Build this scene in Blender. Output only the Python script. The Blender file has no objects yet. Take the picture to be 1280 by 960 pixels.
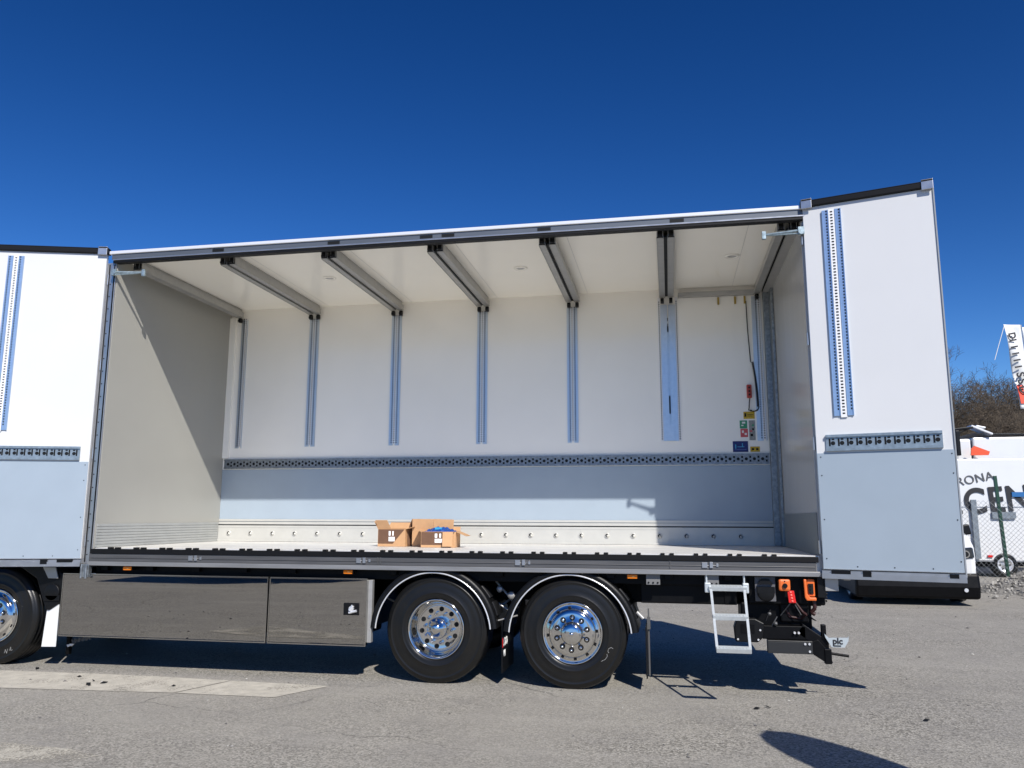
import bpy, math, random
from mathutils import Vector, Matrix
random.seed(7)
R = math.radians
scene = bpy.context.scene
col = scene.collection

# ------------------------------------------------------------------ camera
cam_d = bpy.data.cameras.new('camera'); cam = bpy.data.objects.new('camera', cam_d); col.objects.link(cam)
cam_d.sensor_width = 36.0; cam_d.lens = 1008.085/1280*36; cam_d.clip_start = .05; cam_d.clip_end = 3000
rt = Vector((0.98191313, 0.18931426, 0.00259231)); up = Vector((0.02821051, -0.1598306, 0.98674128)); fw = Vector((-0.18721853, 0.96882108, 0.16228042))
cam.matrix_world = Matrix(((rt.x, up.x, -fw.x, 4.9151867), (rt.y, up.y, -fw.y, -7.9575272), (rt.z, up.z, -fw.z, 1.6184318), (0, 0, 0, 1)))
scene.camera = cam
scene.render.resolution_x = 1024; scene.render.resolution_y = 768

# ------------------------------------------------------------------ sky and sun
SUN = Vector((0.58, -0.96, 1.0)).normalized()
elev = math.asin(SUN.z); azim = math.atan2(SUN.x, SUN.y)
world = bpy.data.worlds.new('World'); scene.world = world; world.use_nodes = True
wn = world.node_tree; wn.nodes.clear()
sky = wn.nodes.new('ShaderNodeTexSky'); sky.sky_type = 'NISHITA'; sky.sun_disc = False
sky.sun_elevation = elev; sky.sun_rotation = azim
sky.altitude = 900; sky.air_density = 1.0; sky.dust_density = 0.15; sky.ozone_density = 3.0
gam = wn.nodes.new('ShaderNodeGamma'); gam.inputs[1].default_value = 1.5
hs = wn.nodes.new('ShaderNodeHueSaturation'); hs.inputs['Hue'].default_value = 0.507; hs.inputs['Saturation'].default_value = 1.15; hs.inputs['Value'].default_value = 0.36
mxs = wn.nodes.new('ShaderNodeMix'); mxs.data_type = 'RGBA'; mxs.blend_type = 'DARKEN'; mxs.inputs[0].default_value = 1; mxs.inputs[7].default_value = (2.2, 4.2, 8.0, 1)
bg = wn.nodes.new('ShaderNodeBackground'); bg.inputs[1].default_value = 0.08
wo = wn.nodes.new('ShaderNodeOutputWorld')
wn.links.new(sky.outputs[0], gam.inputs[0]); wn.links.new(gam.outputs[0], hs.inputs['Color']); wn.links.new(hs.outputs[0], mxs.inputs[6]); wn.links.new(mxs.outputs[2], bg.inputs[0]); wn.links.new(bg.outputs[0], wo.inputs[0])
sl = bpy.data.lights.new('sun', 'SUN'); sl.energy = 3.6; sl.angle = R(.53); sl.color = (1.0, .955, .89)
so = bpy.data.objects.new('sun', sl); col.objects.link(so); so.rotation_euler = SUN.to_track_quat('Z', 'Y').to_euler(); so.location = (6, -12, 14)
scene.view_settings.view_transform = 'Standard'; scene.view_settings.look = 'None'; scene.view_settings.exposure = 0.76; scene.view_settings.gamma = 1
scene.view_settings.use_curve_mapping = False
scene.cycles.max_bounces = 16; scene.cycles.diffuse_bounces = 12; scene.cycles.glossy_bounces = 5
scene.cycles.sample_clamp_indirect = 10

# ------------------------------------------------------------------ materials
def mat(name, c, rough=.5, metal=0, noise=0, nscale=6, bump=0, bscale=40, spec=.5, coat=0, stretch=None, c2=None, rvar=0):
    m = bpy.data.materials.new(name); m.use_nodes = True; n = m.node_tree; b = n.nodes['Principled BSDF']
    c = tuple(c)+(1,)
    b.inputs['Base Color'].default_value = c; b.inputs['Roughness'].default_value = rough; b.inputs['Metallic'].default_value = metal
    b.inputs['Specular IOR Level'].default_value = spec; b.inputs['Coat Weight'].default_value = coat; b.inputs['Coat Roughness'].default_value = .08
    tc = n.nodes.new('ShaderNodeTexCoord'); mp = n.nodes.new('ShaderNodeMapping'); n.links.new(tc.outputs['Object'], mp.inputs[0])
    if stretch: mp.inputs['Scale'].default_value = stretch
    if noise:
        t = n.nodes.new('ShaderNodeTexNoise'); t.inputs['Scale'].default_value = nscale; t.inputs['Detail'].default_value = 6; n.links.new(mp.outputs[0], t.inputs['Vector'])
        r = n.nodes.new('ShaderNodeMapRange'); r.inputs[1].default_value = .3; r.inputs[2].default_value = .7; n.links.new(t.outputs[0], r.inputs[0])
        mx = n.nodes.new('ShaderNodeMix'); mx.data_type = 'RGBA'; n.links.new(r.outputs[0], mx.inputs[0])
        lo = c2+(1,) if c2 else tuple(v*(1-noise) for v in c[:3])+(1,)
        mx.inputs[6].default_value = lo; mx.inputs[7].default_value = c; n.links.new(mx.outputs[2], b.inputs['Base Color'])
        if rvar:
            r2 = n.nodes.new('ShaderNodeMapRange'); r2.inputs[3].default_value = rough-rvar; r2.inputs[4].default_value = rough+rvar
            n.links.new(t.outputs[0], r2.inputs[0]); n.links.new(r2.outputs[0], b.inputs['Roughness'])
    if bump:
        t = n.nodes.new('ShaderNodeTexNoise'); t.inputs['Scale'].default_value = bscale; t.inputs['Detail'].default_value = 4; n.links.new(mp.outputs[0], t.inputs['Vector'])
        bp = n.nodes.new('ShaderNodeBump'); bp.inputs['Strength'].default_value = bump; bp.inputs['Distance'].default_value = .01
        n.links.new(t.outputs[0], bp.inputs['Height']); n.links.new(bp.outputs[0], b.inputs['Normal'])
    return m
white = mat('white_panel', (.93, .90, .825), .14, noise=.04, nscale=1.3, bump=.02, bscale=2.2, rvar=.04)
door_w = mat('door_panel_dimmed', (.645, .65, .65), .22, noise=.06, nscale=.8, bump=.02, bscale=2.2, rvar=.05)  # same white as the walls, darkened to hold back the sunlight on the doors
ceil_m = mat('ceiling_panel', (.94, .91, .83), .13, noise=.02, nscale=2)
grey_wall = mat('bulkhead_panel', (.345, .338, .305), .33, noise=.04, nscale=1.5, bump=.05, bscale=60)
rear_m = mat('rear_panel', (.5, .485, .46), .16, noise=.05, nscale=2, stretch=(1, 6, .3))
kick_m = mat('kick_panel', (.315, .375, .435), .24, noise=.05, nscale=3, rvar=.06, bump=.03, bscale=4)
rear_kick = mat('rear_kick_panel', (.2, .21, .2), .3, noise=.1, nscale=5)
cream = mat('kick_profile', (.50, .495, .46), .35, metal=.2, noise=.06, nscale=8)
alu = mat('aluminium', (.52, .52, .52), .32, metal=.85, noise=.12, nscale=10, rvar=.08)
alu_dull = mat('aluminium_dull', (.42, .415, .40), .38, metal=.45, noise=.12, nscale=14, stretch=(.3, 1, 1))
sill_m = mat('sill_aluminium', (.12, .12, .122), .45, metal=.4, noise=.25, nscale=9, stretch=(.25, 3, 3), rvar=.1)
galv = mat('galvanised_steel', (.34, .37, .39), .42, metal=.75, noise=.45, nscale=28, rvar=.12, bump=.1, bscale=60)
strip = mat('strip_steel', (.60, .65, .70), .33, metal=.75, noise=.1, nscale=20, rvar=.06)
rail_m = mat('door_rail_steel', (.36, .43, .47), .38, metal=.6, noise=.3, nscale=25)
dark = mat('dark_hole', (.008, .009, .010), .6, spec=.2)
stripw = mat('strip_white', (.8, .8, .8), .4)
steelw = mat('bright_steel', (.75, .76, .77), .25, metal=.5)
zinc = mat('zinc_lock', (.42, .52, .55), .4, metal=.6, noise=.5, nscale=40)
black = mat('black_paint', (.003, .0032, .004), .45, spec=.15, noise=.4, nscale=12, rvar=.1)
blackp = mat('black_plastic', (.005, .0053, .006), .42, spec=.25, noise=.3, nscale=20, bump=.1, bscale=120)
seal_m = mat('rubber_seal', (.005, .005, .0055), .5, spec=.25)
mirror = mat('polished_steel', (.42, .41, .39), .012, metal=1, bump=.02, bscale=.9, noise=.03, nscale=3)
chrome = mat('chrome', (.66, .655, .64), .07, metal=1)
rubber = mat('tyre_rubber', (.0055, .006, .0068), .33, spec=.35, noise=.35, nscale=7, c2=(.010, .0095, .0085), bump=.08, bscale=90, rvar=.1)
floor_m = mat('load_floor', (.88, .86, .815), .42, metal=.3, noise=.3, nscale=4, stretch=(.6, 4, 1), bump=.1, bscale=150, rvar=.1)
amber = mat('amber_lens', (.85, .22, .01), .2); red = mat('red_lens', (.6, .012, .01), .2, coat=.5)
orange = mat('orange_plastic', (.72, .15, .03), .35, noise=.1, nscale=20)
card = mat('cardboard', (.50, .29, .145), .8, noise=.12, nscale=14, bump=.1, bscale=60)
card_in = mat('cardboard_printed', (.13, .065, .035), .8, noise=.15, nscale=20)
paper = mat('paper', (.78, .78, .76), .7); cloth_b = mat('blue_plastic_film', (.01, .07, .32), .3, noise=.5, nscale=30, bump=.8, bscale=25)
cyan = mat('cyan_film', (.05, .32, .55), .3); yellow = mat('yellow_sticker', (.62, .42, .02), .5, noise=.3, nscale=40)
green = mat('green_sticker', (.04, .28, .14), .5); pink = mat('red_sticker', (.55, .09, .1), .5); navy = mat('blue_sticker', (.01, .025, .18), .5, noise=.4, nscale=30)
greyst = mat('grey_sticker', (.35, .37, .36), .5, noise=.5, nscale=50)
strap = mat('yellow_strap', (.38, .27, .05), .7)
paint_w = mat('white_paint', (.66, .67, .67), .2, coat=.6, noise=.03, nscale=2)
glass = mat('dark_glass', (.02, .025, .03), .05, coat=.5)
flapw = mat('white_rubber', (.68, .69, .68), .4)
post_g = mat('green_post', (.012, .05, .03), .4); wire = mat('fence_wire', (.3, .31, .3), .45, metal=.6)
bark = mat('bare_bark', (.13, .10, .07), .9, noise=.5, nscale=3, c2=(.05, .04, .03))
ladder_m = mat('ladder_zinc', (.62, .66, .67), .33, metal=.45, noise=.12, nscale=30)
txt_m = mat('black_lettering', (.015, .015, .017), .5)
ink = mat('grey_lettering', (.08, .08, .08), .5)

# ------------------------------------------------------------------ mesh helpers
WORLD = {}
class MB:
    def __init__(s, xf=None): s.v = []; s.f = []; s.m = []; s.s = []; s.mi = 0; s.xf = xf; s.sm = False
    def add(s, vs, fs, sm=None):
        b = len(s.v); s.v += [Vector(v) for v in vs]
        for f in fs: s.f.append([b+i for i in f]); s.m.append(s.mi); s.s.append(s.sm if sm is None else sm)
        return s
    def box(s, x0, x1, y0, y1, z0, z1):
        return s.add([(x, y, z) for x in (x0, x1) for y in (y0, y1) for z in (z0, z1)],
                     [(0, 1, 3, 2), (4, 6, 7, 5), (0, 4, 5, 1), (2, 3, 7, 6), (0, 2, 6, 4), (1, 5, 7, 3)], False)
    def tube(s, a, b, r0, r1=None, n=10, cap=True):
        r1 = r0 if r1 is None else r1; a = Vector(a); b = Vector(b); d = (b-a).normalized()
        u = d.orthogonal().normalized(); w = d.cross(u); vs = []
        for p, r in ((a, r0), (b, r1)):
            vs += [p+(u*math.cos(2*math.pi*i/n)+w*math.sin(2*math.pi*i/n))*r for i in range(n)]
        s.add(vs, [(i, (i+1) % n, n+(i+1) % n, n+i) for i in range(n)], n > 6)
        if cap: s.add(vs, [tuple(range(n))[::-1], tuple(range(n, 2*n))], False)
        return s
    def path(s, pts, r, n=8):
        for a, b in zip(pts[:-1], pts[1:]): s.tube(a, b, r, r, n)
        return s
    def beam(s, a, b, w, h, upv=(0, 0, 1)):
        a = Vector(a); b = Vector(b); d = (b-a).normalized(); sd = d.cross(Vector(upv)).normalized(); u = sd.cross(d)
        vs = [p+sd*(i*w/2)+u*(j*h/2) for p in (a, b) for i, j in ((-1, -1), (1, -1), (1, 1), (-1, 1))]
        return s.add(vs, [(3, 2, 1, 0), (4, 5, 6, 7), (0, 1, 5, 4), (1, 2, 6, 5), (2, 3, 7, 6), (3, 0, 4, 7)], False)
    def lathe(s, prof, c, n=48, a0=0, a1=2*math.pi, sgn=-1):
        # profile of (radius, outward distance) turned about an axis along y through c
        full = abs(a1-a0-2*math.pi) < 1e-6; k = n if full else n+1; vs = []
        for r, d in prof:
            for i in range(k):
                a = a0+(a1-a0)*i/n; vs.append((c[0]+r*math.cos(a), c[1]+sgn*d, c[2]+r*math.sin(a)))
        fs = []
        for j in range(len(prof)-1):
            for i in range(n): i2 = (i+1) % k; fs.append((j*k+i, (j+1)*k+i, (j+1)*k+i2, j*k+i2))
        return s.add(vs, fs, True)
    def prism(s, pts, y0, y1):
        n = len(pts); vs = [(x, y0, z) for x, z in pts]+[(x, y1, z) for x, z in pts]
        return s.add(vs, [tuple(range(n))[::-1], tuple(range(n, 2*n))]+[(i, (i+1) % n, n+(i+1) % n, n+i) for i in range(n)], False)
    def poly(s, pts): return s.add(pts, [tuple(range(len(pts)))], False)
    def grid(s, fn, nu, nv, sm=True):
        vs = [fn(i/nu, j/nv) for j in range(nv+1) for i in range(nu+1)]
        return s.add(vs, [(j*(nu+1)+i, j*(nu+1)+i+1, (j+1)*(nu+1)+i+1, (j+1)*(nu+1)+i) for j in range(nv) for i in range(nu)], sm)
    def build(s, name, mats, parent=None, label=None, bev=0, origin=None, edge=False, solid=0):
        vs = [Vector(s.xf(v)) if s.xf else v for v in s.v]
        if origin is None:
            origin = Vector((sum(v.x for v in vs), sum(v.y for v in vs), sum(v.z for v in vs)))/len(vs)
        origin = Vector(origin)
        me = bpy.data.meshes.new(name); me.from_pydata([v-origin for v in vs], [], s.f)
        for mm in (mats if isinstance(mats, (list, tuple)) else [mats]): me.materials.append(mm)
        me.polygons.foreach_set('material_index', s.m); me.polygons.foreach_set('use_smooth', s.s); me.update()
        import bmesh
        bm = bmesh.new(); bm.from_mesh(me); bmesh.ops.recalc_face_normals(bm, faces=bm.faces)
        bm.to_mesh(me); bm.free()
        o = bpy.data.objects.new(name, me); col.objects.link(o)
        if parent: o.parent = parent; o.location = origin-WORLD[parent]
        else: o.location = origin
        WORLD[o] = origin
        if label: o['label'] = label
        if solid: md = o.modifiers.new('thickness', 'SOLIDIFY'); md.thickness = solid; md.offset = 0
        if bev:
            md = o.modifiers.new('bevel', 'BEVEL'); md.width = bev; md.segments = 2; md.limit_method = 'ANGLE'; md.angle_limit = R(40)
        return o
def thing(name, label, cat, loc, group=None):
    o = bpy.data.objects.new(name, None); col.objects.link(o); o.location = loc; WORLD[o] = Vector(loc)
    o.empty_display_size = .3; o['label'] = label; o['category'] = cat
    if group: o['group'] = group
    return o
def tag(o, label, cat, group=None, kind=None):
    if label: o['label'] = label
    if cat: o['category'] = cat
    if group: o['group'] = group
    if kind: o['kind'] = kind
    return o
def copy_tree(o, parent=None, off=None, rotz=None):
    c = o.copy(); col.objects.link(c); c.parent = parent
    if off is not None: c.location = o.location+Vector(off)
    if rotz is not None: c.rotation_euler[2] = rotz
    WORLD[c] = WORLD[o]+(Vector(off) if off is not None else Vector())
    for ch in list(o.children): copy_tree(ch, c)
    return c
def text(name, body, size, m, parent, M, extrude=.002, offset=0, label=None, sx=1, spacing=1):
    cu = bpy.data.curves.new(name, 'FONT'); cu.body = body; cu.size = size; cu.extrude = extrude; cu.offset = offset; cu.space_character = spacing
    t = bpy.data.objects.new(name, cu); col.objects.link(t); bpy.context.view_layer.update()
    me = bpy.data.meshes.new_from_object(t.evaluated_get(bpy.context.evaluated_depsgraph_get())); bpy.data.objects.remove(t)
    me.materials.clear(); me.materials.append(m)
    me.transform(Matrix.Diagonal((sx, 1, 1, 1)))
    me.transform(M.to_3x3().to_4x4())
    o = bpy.data.objects.new(name, me); col.objects.link(o); org = M.translation
    o.parent = parent; o.location = org-(WORLD[parent] if parent else Vector()); WORLD[o] = org.copy()
    if label: o['label'] = label
    return o
def facing(loc, rot=0, yaw=0):   # text plane facing -y, baseline along +x turned by rot
    return Matrix.Translation(loc) @ Matrix.Rotation(yaw, 4, 'Z') @ Matrix.Rotation(R(90), 4, 'X') @ Matrix.Rotation(rot, 4, 'Z')

# ------------------------------------------------------------------ ground
def ground_mat():
    m = bpy.data.materials.new('asphalt'); m.use_nodes = True; n = m.node_tree; L = n.links.new; b = n.nodes['Principled BSDF']
    tc = n.nodes.new('ShaderNodeTexCoord'); P = tc.outputs['Object']
    def noise(sc, det=5, rough=.55, v=P):
        t = n.nodes.new('ShaderNodeTexNoise'); t.inputs['Scale'].default_value = sc; t.inputs['Detail'].default_value = det; t.inputs['Roughness'].default_value = rough; L(v, t.inputs['Vector']); return t.outputs[0]
    def rng(x, a, bb, c, d):
        r = n.nodes.new('ShaderNodeMapRange'); r.inputs[1].default_value = a; r.inputs[2].default_value = bb; r.inputs[3].default_value = c; r.inputs[4].default_value = d; L(x, r.inputs[0]); return r.outputs[0]
    def mix(f, a, bb, mode='MIX'):
        x = n.nodes.new('ShaderNodeMix'); x.data_type = 'RGBA'; x.blend_type = mode
        for s_, v in ((0, f), (6, a), (7, bb)):
            if hasattr(v, 'node'): L(v, x.inputs[s_])
            else: x.inputs[s_].default_value = v if not isinstance(v, tuple) else v+(1,)
        return x.outputs[2]
    vo = n.nodes.new('ShaderNodeTexVoronoi'); vo.inputs['Scale'].default_value = 78; L(P, vo.inputs['Vector'])
    sep = n.nodes.new('ShaderNodeSeparateColor'); L(vo.outputs['Color'], sep.inputs[0])
    c = mix(rng(sep.outputs[0], 0, 1, 0, 1), (.095, .089, .075), (.40, .378, .332))
    c = mix(rng(noise(.35, 6, .65), .40, .60, 0, 1), c, mix(.6, c, (.285, .27, .238)))
    c = mix(rng(noise(1.7, 6, .65), .45, .75, 0, .45), c, (.19, .18, .168))
    mp = n.nodes.new('ShaderNodeMapping'); mp.inputs['Rotation'].default_value = (0, 0, R(-8)); mp.inputs['Scale'].default_value = (.12, 1.6, 1); L(P, mp.inputs[0])
    c = mix(rng(noise(1.0, 5, .6, mp.outputs[0]), .5, .72, 0, .35), c, (.37, .35, .31))
    v2 = n.nodes.new('ShaderNodeTexVoronoi'); v2.inputs['Scale'].default_value = 3.2; L(P, v2.inputs['Vector'])
    dd = n.nodes.new('ShaderNodeMath'); dd.operation = 'ADD'; L(v2.outputs['Distance'], dd.inputs[0]); L(rng(noise(40), 0, 1, -.03, .03), dd.inputs[1])
    c = mix(rng(dd.outputs[0], .03, .05, .55, 0), c, (.05, .048, .045))
    nz = n.nodes.new('ShaderNodeTexNoise'); nz.inputs['Scale'].default_value = 2.2; nz.inputs['Detail'].default_value = 6; L(P, nz.inputs['Vector'])
    va = n.nodes.new('ShaderNodeVectorMath'); va.operation = 'MULTIPLY_ADD'; L(nz.outputs['Color'], va.inputs[0]); va.inputs[1].default_value = (.5, .5, 0); L(P, va.inputs[2])
    v3 = n.nodes.new('ShaderNodeTexVoronoi'); v3.feature = 'DISTANCE_TO_EDGE'; v3.inputs['Scale'].default_value = .33; L(va.outputs[0], v3.inputs['Vector'])
    cm = n.nodes.new('ShaderNodeMath'); cm.operation = 'MULTIPLY'; L(rng(v3.outputs['Distance'], .0, .004, .75, 0), cm.inputs[0]); L(rng(noise(.5, 3), .48, .6, 0, 1), cm.inputs[1])
    c = mix(cm.outputs[0], c, (.07, .065, .06))
    c = mix(rng(noise(.9, 7, .7), .60, .74, 0, .4), c, (.11, .105, .10))
    c = mix(rng(noise(.55, 6, .7), .26, .38, .45, 0), c, (.39, .365, .32))
    L(c, b.inputs['Base Color']); b.inputs['Roughness'].default_value = .85; b.inputs['Specular IOR Level'].default_value = .3
    bp = n.nodes.new('ShaderNodeBump'); bp.inputs['Strength'].default_value = .55; bp.inputs['Distance'].default_value = .006
    ad = n.nodes.new('ShaderNodeMath'); ad.operation = 'ADD'; L(vo.outputs['Distance'], ad.inputs[0]); L(noise(260, 3), ad.inputs[1]); L(ad.outputs[0], bp.inputs['Height']); L(bp.outputs[0], b.inputs['Normal'])
    return m
asphalt = ground_mat()
g = MB(); g.poly([(-700, -500, 0), (700, -500, 0), (700, 1200, 0), (-700, 1200, 0)])
tag(g.build('ground', asphalt, origin=(0, 0, 0)), None, None, kind='structure')
# worn painted line
def worn(name, c, thr):
    m = mat(name, c, .8, noise=.25, nscale=9, bump=.3, bscale=120); n = m.node_tree; b = n.nodes['Principled BSDF']
    t = n.nodes.new('ShaderNodeTexNoise'); t.inputs['Scale'].default_value = 55; t.inputs['Detail'].default_value = 8; t.inputs['Roughness'].default_value = .75
    tc = n.nodes.new('ShaderNodeTexCoord'); n.links.new(tc.outputs['Object'], t.inputs['Vector'])
    t2 = n.nodes.new('ShaderNodeTexNoise'); t2.inputs['Scale'].default_value = 2.6; t2.inputs['Detail'].default_value = 5; n.links.new(tc.outputs['Object'], t2.inputs['Vector'])
    av = n.nodes.new('ShaderNodeMath'); av.operation = 'MULTIPLY_ADD'; av.inputs[1].default_value = .55; n.links.new(t2.outputs[0], av.inputs[0]); n.links.new(t.outputs[0], av.inputs[2])
    r = n.nodes.new('ShaderNodeMapRange'); r.inputs[1].default_value = thr; r.inputs[2].default_value = thr+.10; n.links.new(av.outputs[0], r.inputs[0]); n.links.new(r.outputs[0], b.inputs['Alpha'])
    return m
line_m = worn('worn_line_paint', (.46, .43, .365), .60)
lm = MB(); lm.poly([(-6, -1.5, .004), (-1.37, -1.0, .004), (.36, -.87, .004), (.58, -.25, .004), (-.41, -.20, .004), (-2.08, -.24, .004), (-6, -.6, .004)])
lm.poly([(.39, -.872, .004), (1.36, -.86, .004), (1.65, -.30, .004), (.61, -.25, .004)])
tag(lm.build('road_marking', line_m, origin=(0, 0, 0)), None, None, kind='structure')
pt = MB(); pt.poly([(-1.6, -2.9, .004), (-.6, -2.62, .004), (.2, -2.6, .004), (.75, -2.66, .004), (1.05, -2.76, .004), (.92, -2.95, .004), (.2, -3.1, .004), (-1, -3.6, .004)])
tag(pt.build('concrete_patch', worn('pale_patch', (.46, .43, .36), .70), origin=(0, 0, 0)), None, None, kind='structure')

# ------------------------------------------------------------------ the truck
XL, XR, W, ZF, ZC = -1.27, 6.26, 2.503, 1.271, 4.567
T = thing('box_truck', 'white box truck with its whole side open, showing the empty white load space', 'truck', (2.5, 1.25, 0))
m = MB(); m.box(XL-.06, XR+.1, .02, W+.02, 1.12, ZF)
m.build('floor', floor_m, T)
# ribs of the floor edge: black seal with clips
m = MB(); m.box(XL, XR-.02, -.04, .019, 1.212, 1.262)
x = XL+.2
while x < XR-.3:
    for q in (0, .085): m.box(x+q, x+q+.04, -.042, .015, 1.262, 1.281)
    x += .31
m.build('floor_seal', seal_m, T, bev=.003)
m = MB(); m.box(XL-.03, XR-.04, -.03, .018, 1.13, 1.211); m.box(XL, XR-.05, -.037, -.0305, 1.165, 1.173); m.mi = 1; m.box(XL-.03, XR, -.048, .0, 1.085, 1.129); m.mi = 0
for xx in (2.0, 2.03, 4.9): m.box(xx, xx+.012, -.036, -.029, 1.14, 1.225)
m.build('sill_rail', [sill_m, mat('sill_lip', (.34, .34, .34), .38, metal=.5, noise=.3, nscale=8, stretch=(.25, 3, 3))], T, bev=.006)
for xx in (-.1, 1.78, 3.42, 5.2):
    m = MB(); m.box(xx, xx+.05, -.042, -.03, 1.15, 1.2); m.box(xx+.07, xx+.1, -.046, -.03, 1.15, 1.205); m.box(xx+.13, xx+.15, -.04, -.03, 1.16, 1.19); m.box(xx+.001, xx+.149, -.034, -.031, 1.165, 1.175)
    m.build('sill_latch', alu, T, bev=.003)
m = MB(); m.box(XL-.06, XR+.1, W, W+.06, 1.1, ZC+.05); m.build('side_wall', white, T, label='white back wall of the load space')
# grey lower panel on the far wall
m = MB(); m.box(XL+.002, XR-.1, W-.006, W-.001, 1.50, 2.26); m.build('wall_kick_panel', kick_m, T, label='blue grey lower panel along the back wall')
m = MB()
m.box(XL+.002, XR-.1, W-.03, W-.007, 1.275, 1.49); m.box(XL+.002, XR-.1, W-.022, W-.0065, 1.505, 1.54); m.box(XL+.002, XR-.1, W-.02, W-.0065, 1.548, 1.575); m.box(XL+.002, XR-.1, W-.045, W-.031, 1.275, 1.30)
m.box(XL+.002, XR-.1, W-.034, W-.0295, 1.462, 1.485)
m.mi = 1; m.box(XL+.003, XR-.1, W-.026, W-.0062, 1.491, 1.504)
x = XL+.17
while x < XR-.2:
    m.mi = 0; m.lathe([(.034, 0), (.03, .012), (.02, .004), (0, .004)], (x, W-.03, 1.385), 14)
    m.mi = 1; m.lathe([(.024, .0065), (0, .0065)], (x-.007, W-.03, 1.39), 12); m.mi = 0; m.lathe([(.018, .0), (.012, .014), (0, .018)], (x+.008, W-.0368, 1.38), 12)
    x += .327
for xx in (1.4, 3.8, 4.9): m.box(xx, xx+.006, W-.036, W-.02, 1.3, 1.46)
m.build('kick_profile', [cream, dark], T, bev=0)
# left bulkhead and its kick profile
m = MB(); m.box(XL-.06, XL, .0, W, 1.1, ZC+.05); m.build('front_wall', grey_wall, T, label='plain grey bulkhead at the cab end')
m = MB()
for k in range(8): m.box(XL, XL+.012, .01, W-.035, 1.275+k*.032, 1.275+k*.032+.029)
m.build('bulkhead_kick_profile', mat('bulkhead_kick', (.40, .41, .40), .35, metal=.3, noise=.1), T, bev=.003)
m = MB(); m.box(XL, XL+.09, W-.03, W-.001, 2.42, 4.45); m.build('corner_trim', white, T)
# rear wall
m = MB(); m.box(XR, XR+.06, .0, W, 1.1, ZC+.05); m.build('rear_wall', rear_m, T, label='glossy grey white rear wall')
m = MB(); m.box(XR-.008, XR-.001, .02, W-.12, 1.275, 1.66); m.build('rear_kick_panel', rear_kick, T)
m = MB(); m.box(XR-.1, XR-.012, W-.1, W-.001, 1.275, 4.5); m.box(XR-.035, XR-.002, W-.3, W-.11, 1.275, 4.46)
m.build('corner_post', galv, T, bev=.006, label='galvanised steel post in the rear corner')
# roof
m = MB(); m.box(XL-.06, XR+.1, 0.03, W+.06, ZC, ZC+.06); m.build('roof', ceil_m, T, label='white ceiling panels')
jm = mat('joint_grey', (.5, .5, .48), .5)
for xx in (.24, 1.47, 2.69, 3.92, 5.79):
    m = MB(); m.box(xx, xx+.005, .06, W-.02, ZC-.002, ZC-.0005); m.build('ceiling_joint', jm, T)
m = MB(); m.box(XL-.08, XR+.08, -.06, .06, 4.592, 4.632); m.build('roof_edge_trim', mat('bright_trim', (.8, .8, .8), .25, metal=.3), T, bev=.008)
m = MB(); m.box(XL-.05, XR+.04, -.045, .055, 4.535, 4.591); m.mi = 1
for xx in (-.05, 1.33, 2.38, 2.62, 3.65, 5.0): m.box(xx, xx+.14, -.047, -.03, 4.545, 4.58)
m.build('roof_rail', [mat('roof_rail_alu', (.13, .145, .165), .4, metal=.4, noise=.15, nscale=6, stretch=(.3, 3, 3)), dark], T, bev=.0)
m = MB(); m.box(XL-.03, XR+.03, -.058, -.02, 4.518, 4.534); m.build('rail_lip', alu, T, bev=.004)
m = MB(); m.box(XL-.03, XR+.03, -.05, .03, 4.490, 4.517); m.build('roof_seal', seal_m, T, bev=.004)
m = MB(); m.box(XL+.01, XR-.001, .056, .088, 4.528, ZC-.001); m.build('roof_inner_trim', ceil_m, T)
# rafters with end caps
def rafter(xc, tubes=((-.055, .068), (.055, .068)), z0=4.445, z1=4.515, caps=True):
    m = MB()
    for c, w in tubes:
        m.box(xc+c-w/2, xc+c+w/2, .12, W-.06, z0, z1); m.box(xc+c-.018, xc+c+.018, .125, W-.065, z1, ZC-.002)
        m.box(xc+c-w/2-.003, xc+c-w/2+.004, .122, W-.062, z0-.006, z0+.02); m.box(xc+c+w/2-.004, xc+c+w/2+.003, .122, W-.062, z0-.006, z0+.02)
    r = m.build('rafter', alu_dull, T, bev=.003)
    m = MB(); m.box(xc-.02, xc+.02, .13, W-.07, z0+.012, z0+.03); m.build('rafter_groove', dark, r)
    if caps:
        for c, w in tubes:
            m = MB(); m.box(xc+c-w/2+.003, xc+c+w/2-.003, .1, .119, z0+.002, ZC-.03)
            m.mi = 1; m.box(xc+c-.014, xc+c+.014, .094, .101, z0+.03, z0+.075)
            m.mi = 0; m.tube((xc+c-.02, .085, z0+.02), (xc+c+.02, .085, z0+.02), .014)
            m.mi = 2; m.box(xc+c-.03, xc+c-.024, .096, .101, z0+.01, ZC-.04); m.box(xc+c+.024, xc+c+.03, .096, .101, z0+.01, ZC-.04)
            m.build('end_cap', [blackp, dark, alu_dull], r)
    for c, w in tubes:
        m = MB(); m.box(xc+c-.022, xc+c+.022, W-.085, W-.035, z0-.075, z0-.008); m.tube((xc+c-.02, W-.08, z0-.05), (xc+c+.02, W-.08, z0-.05), .02)
        m.build('end_bracket', blackp, r, bev=.006)
    return r
XS = [.0733+i*1.2254 for i in range(-1, 6)]
rafter(XS[0]+.06, ((0, .1),), caps=True)
for x in XS[1:6]: rafter(x-.02)
rafter(XS[6]-.03, ((-.08, .07), (.04, .10)))
m = MB(); m.box(XS[5]+.13, XR-.2, W-.07, W-.002, 4.44, 4.5); m.build('wall_top_rail', alu_dull, T, bev=.004)
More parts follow.
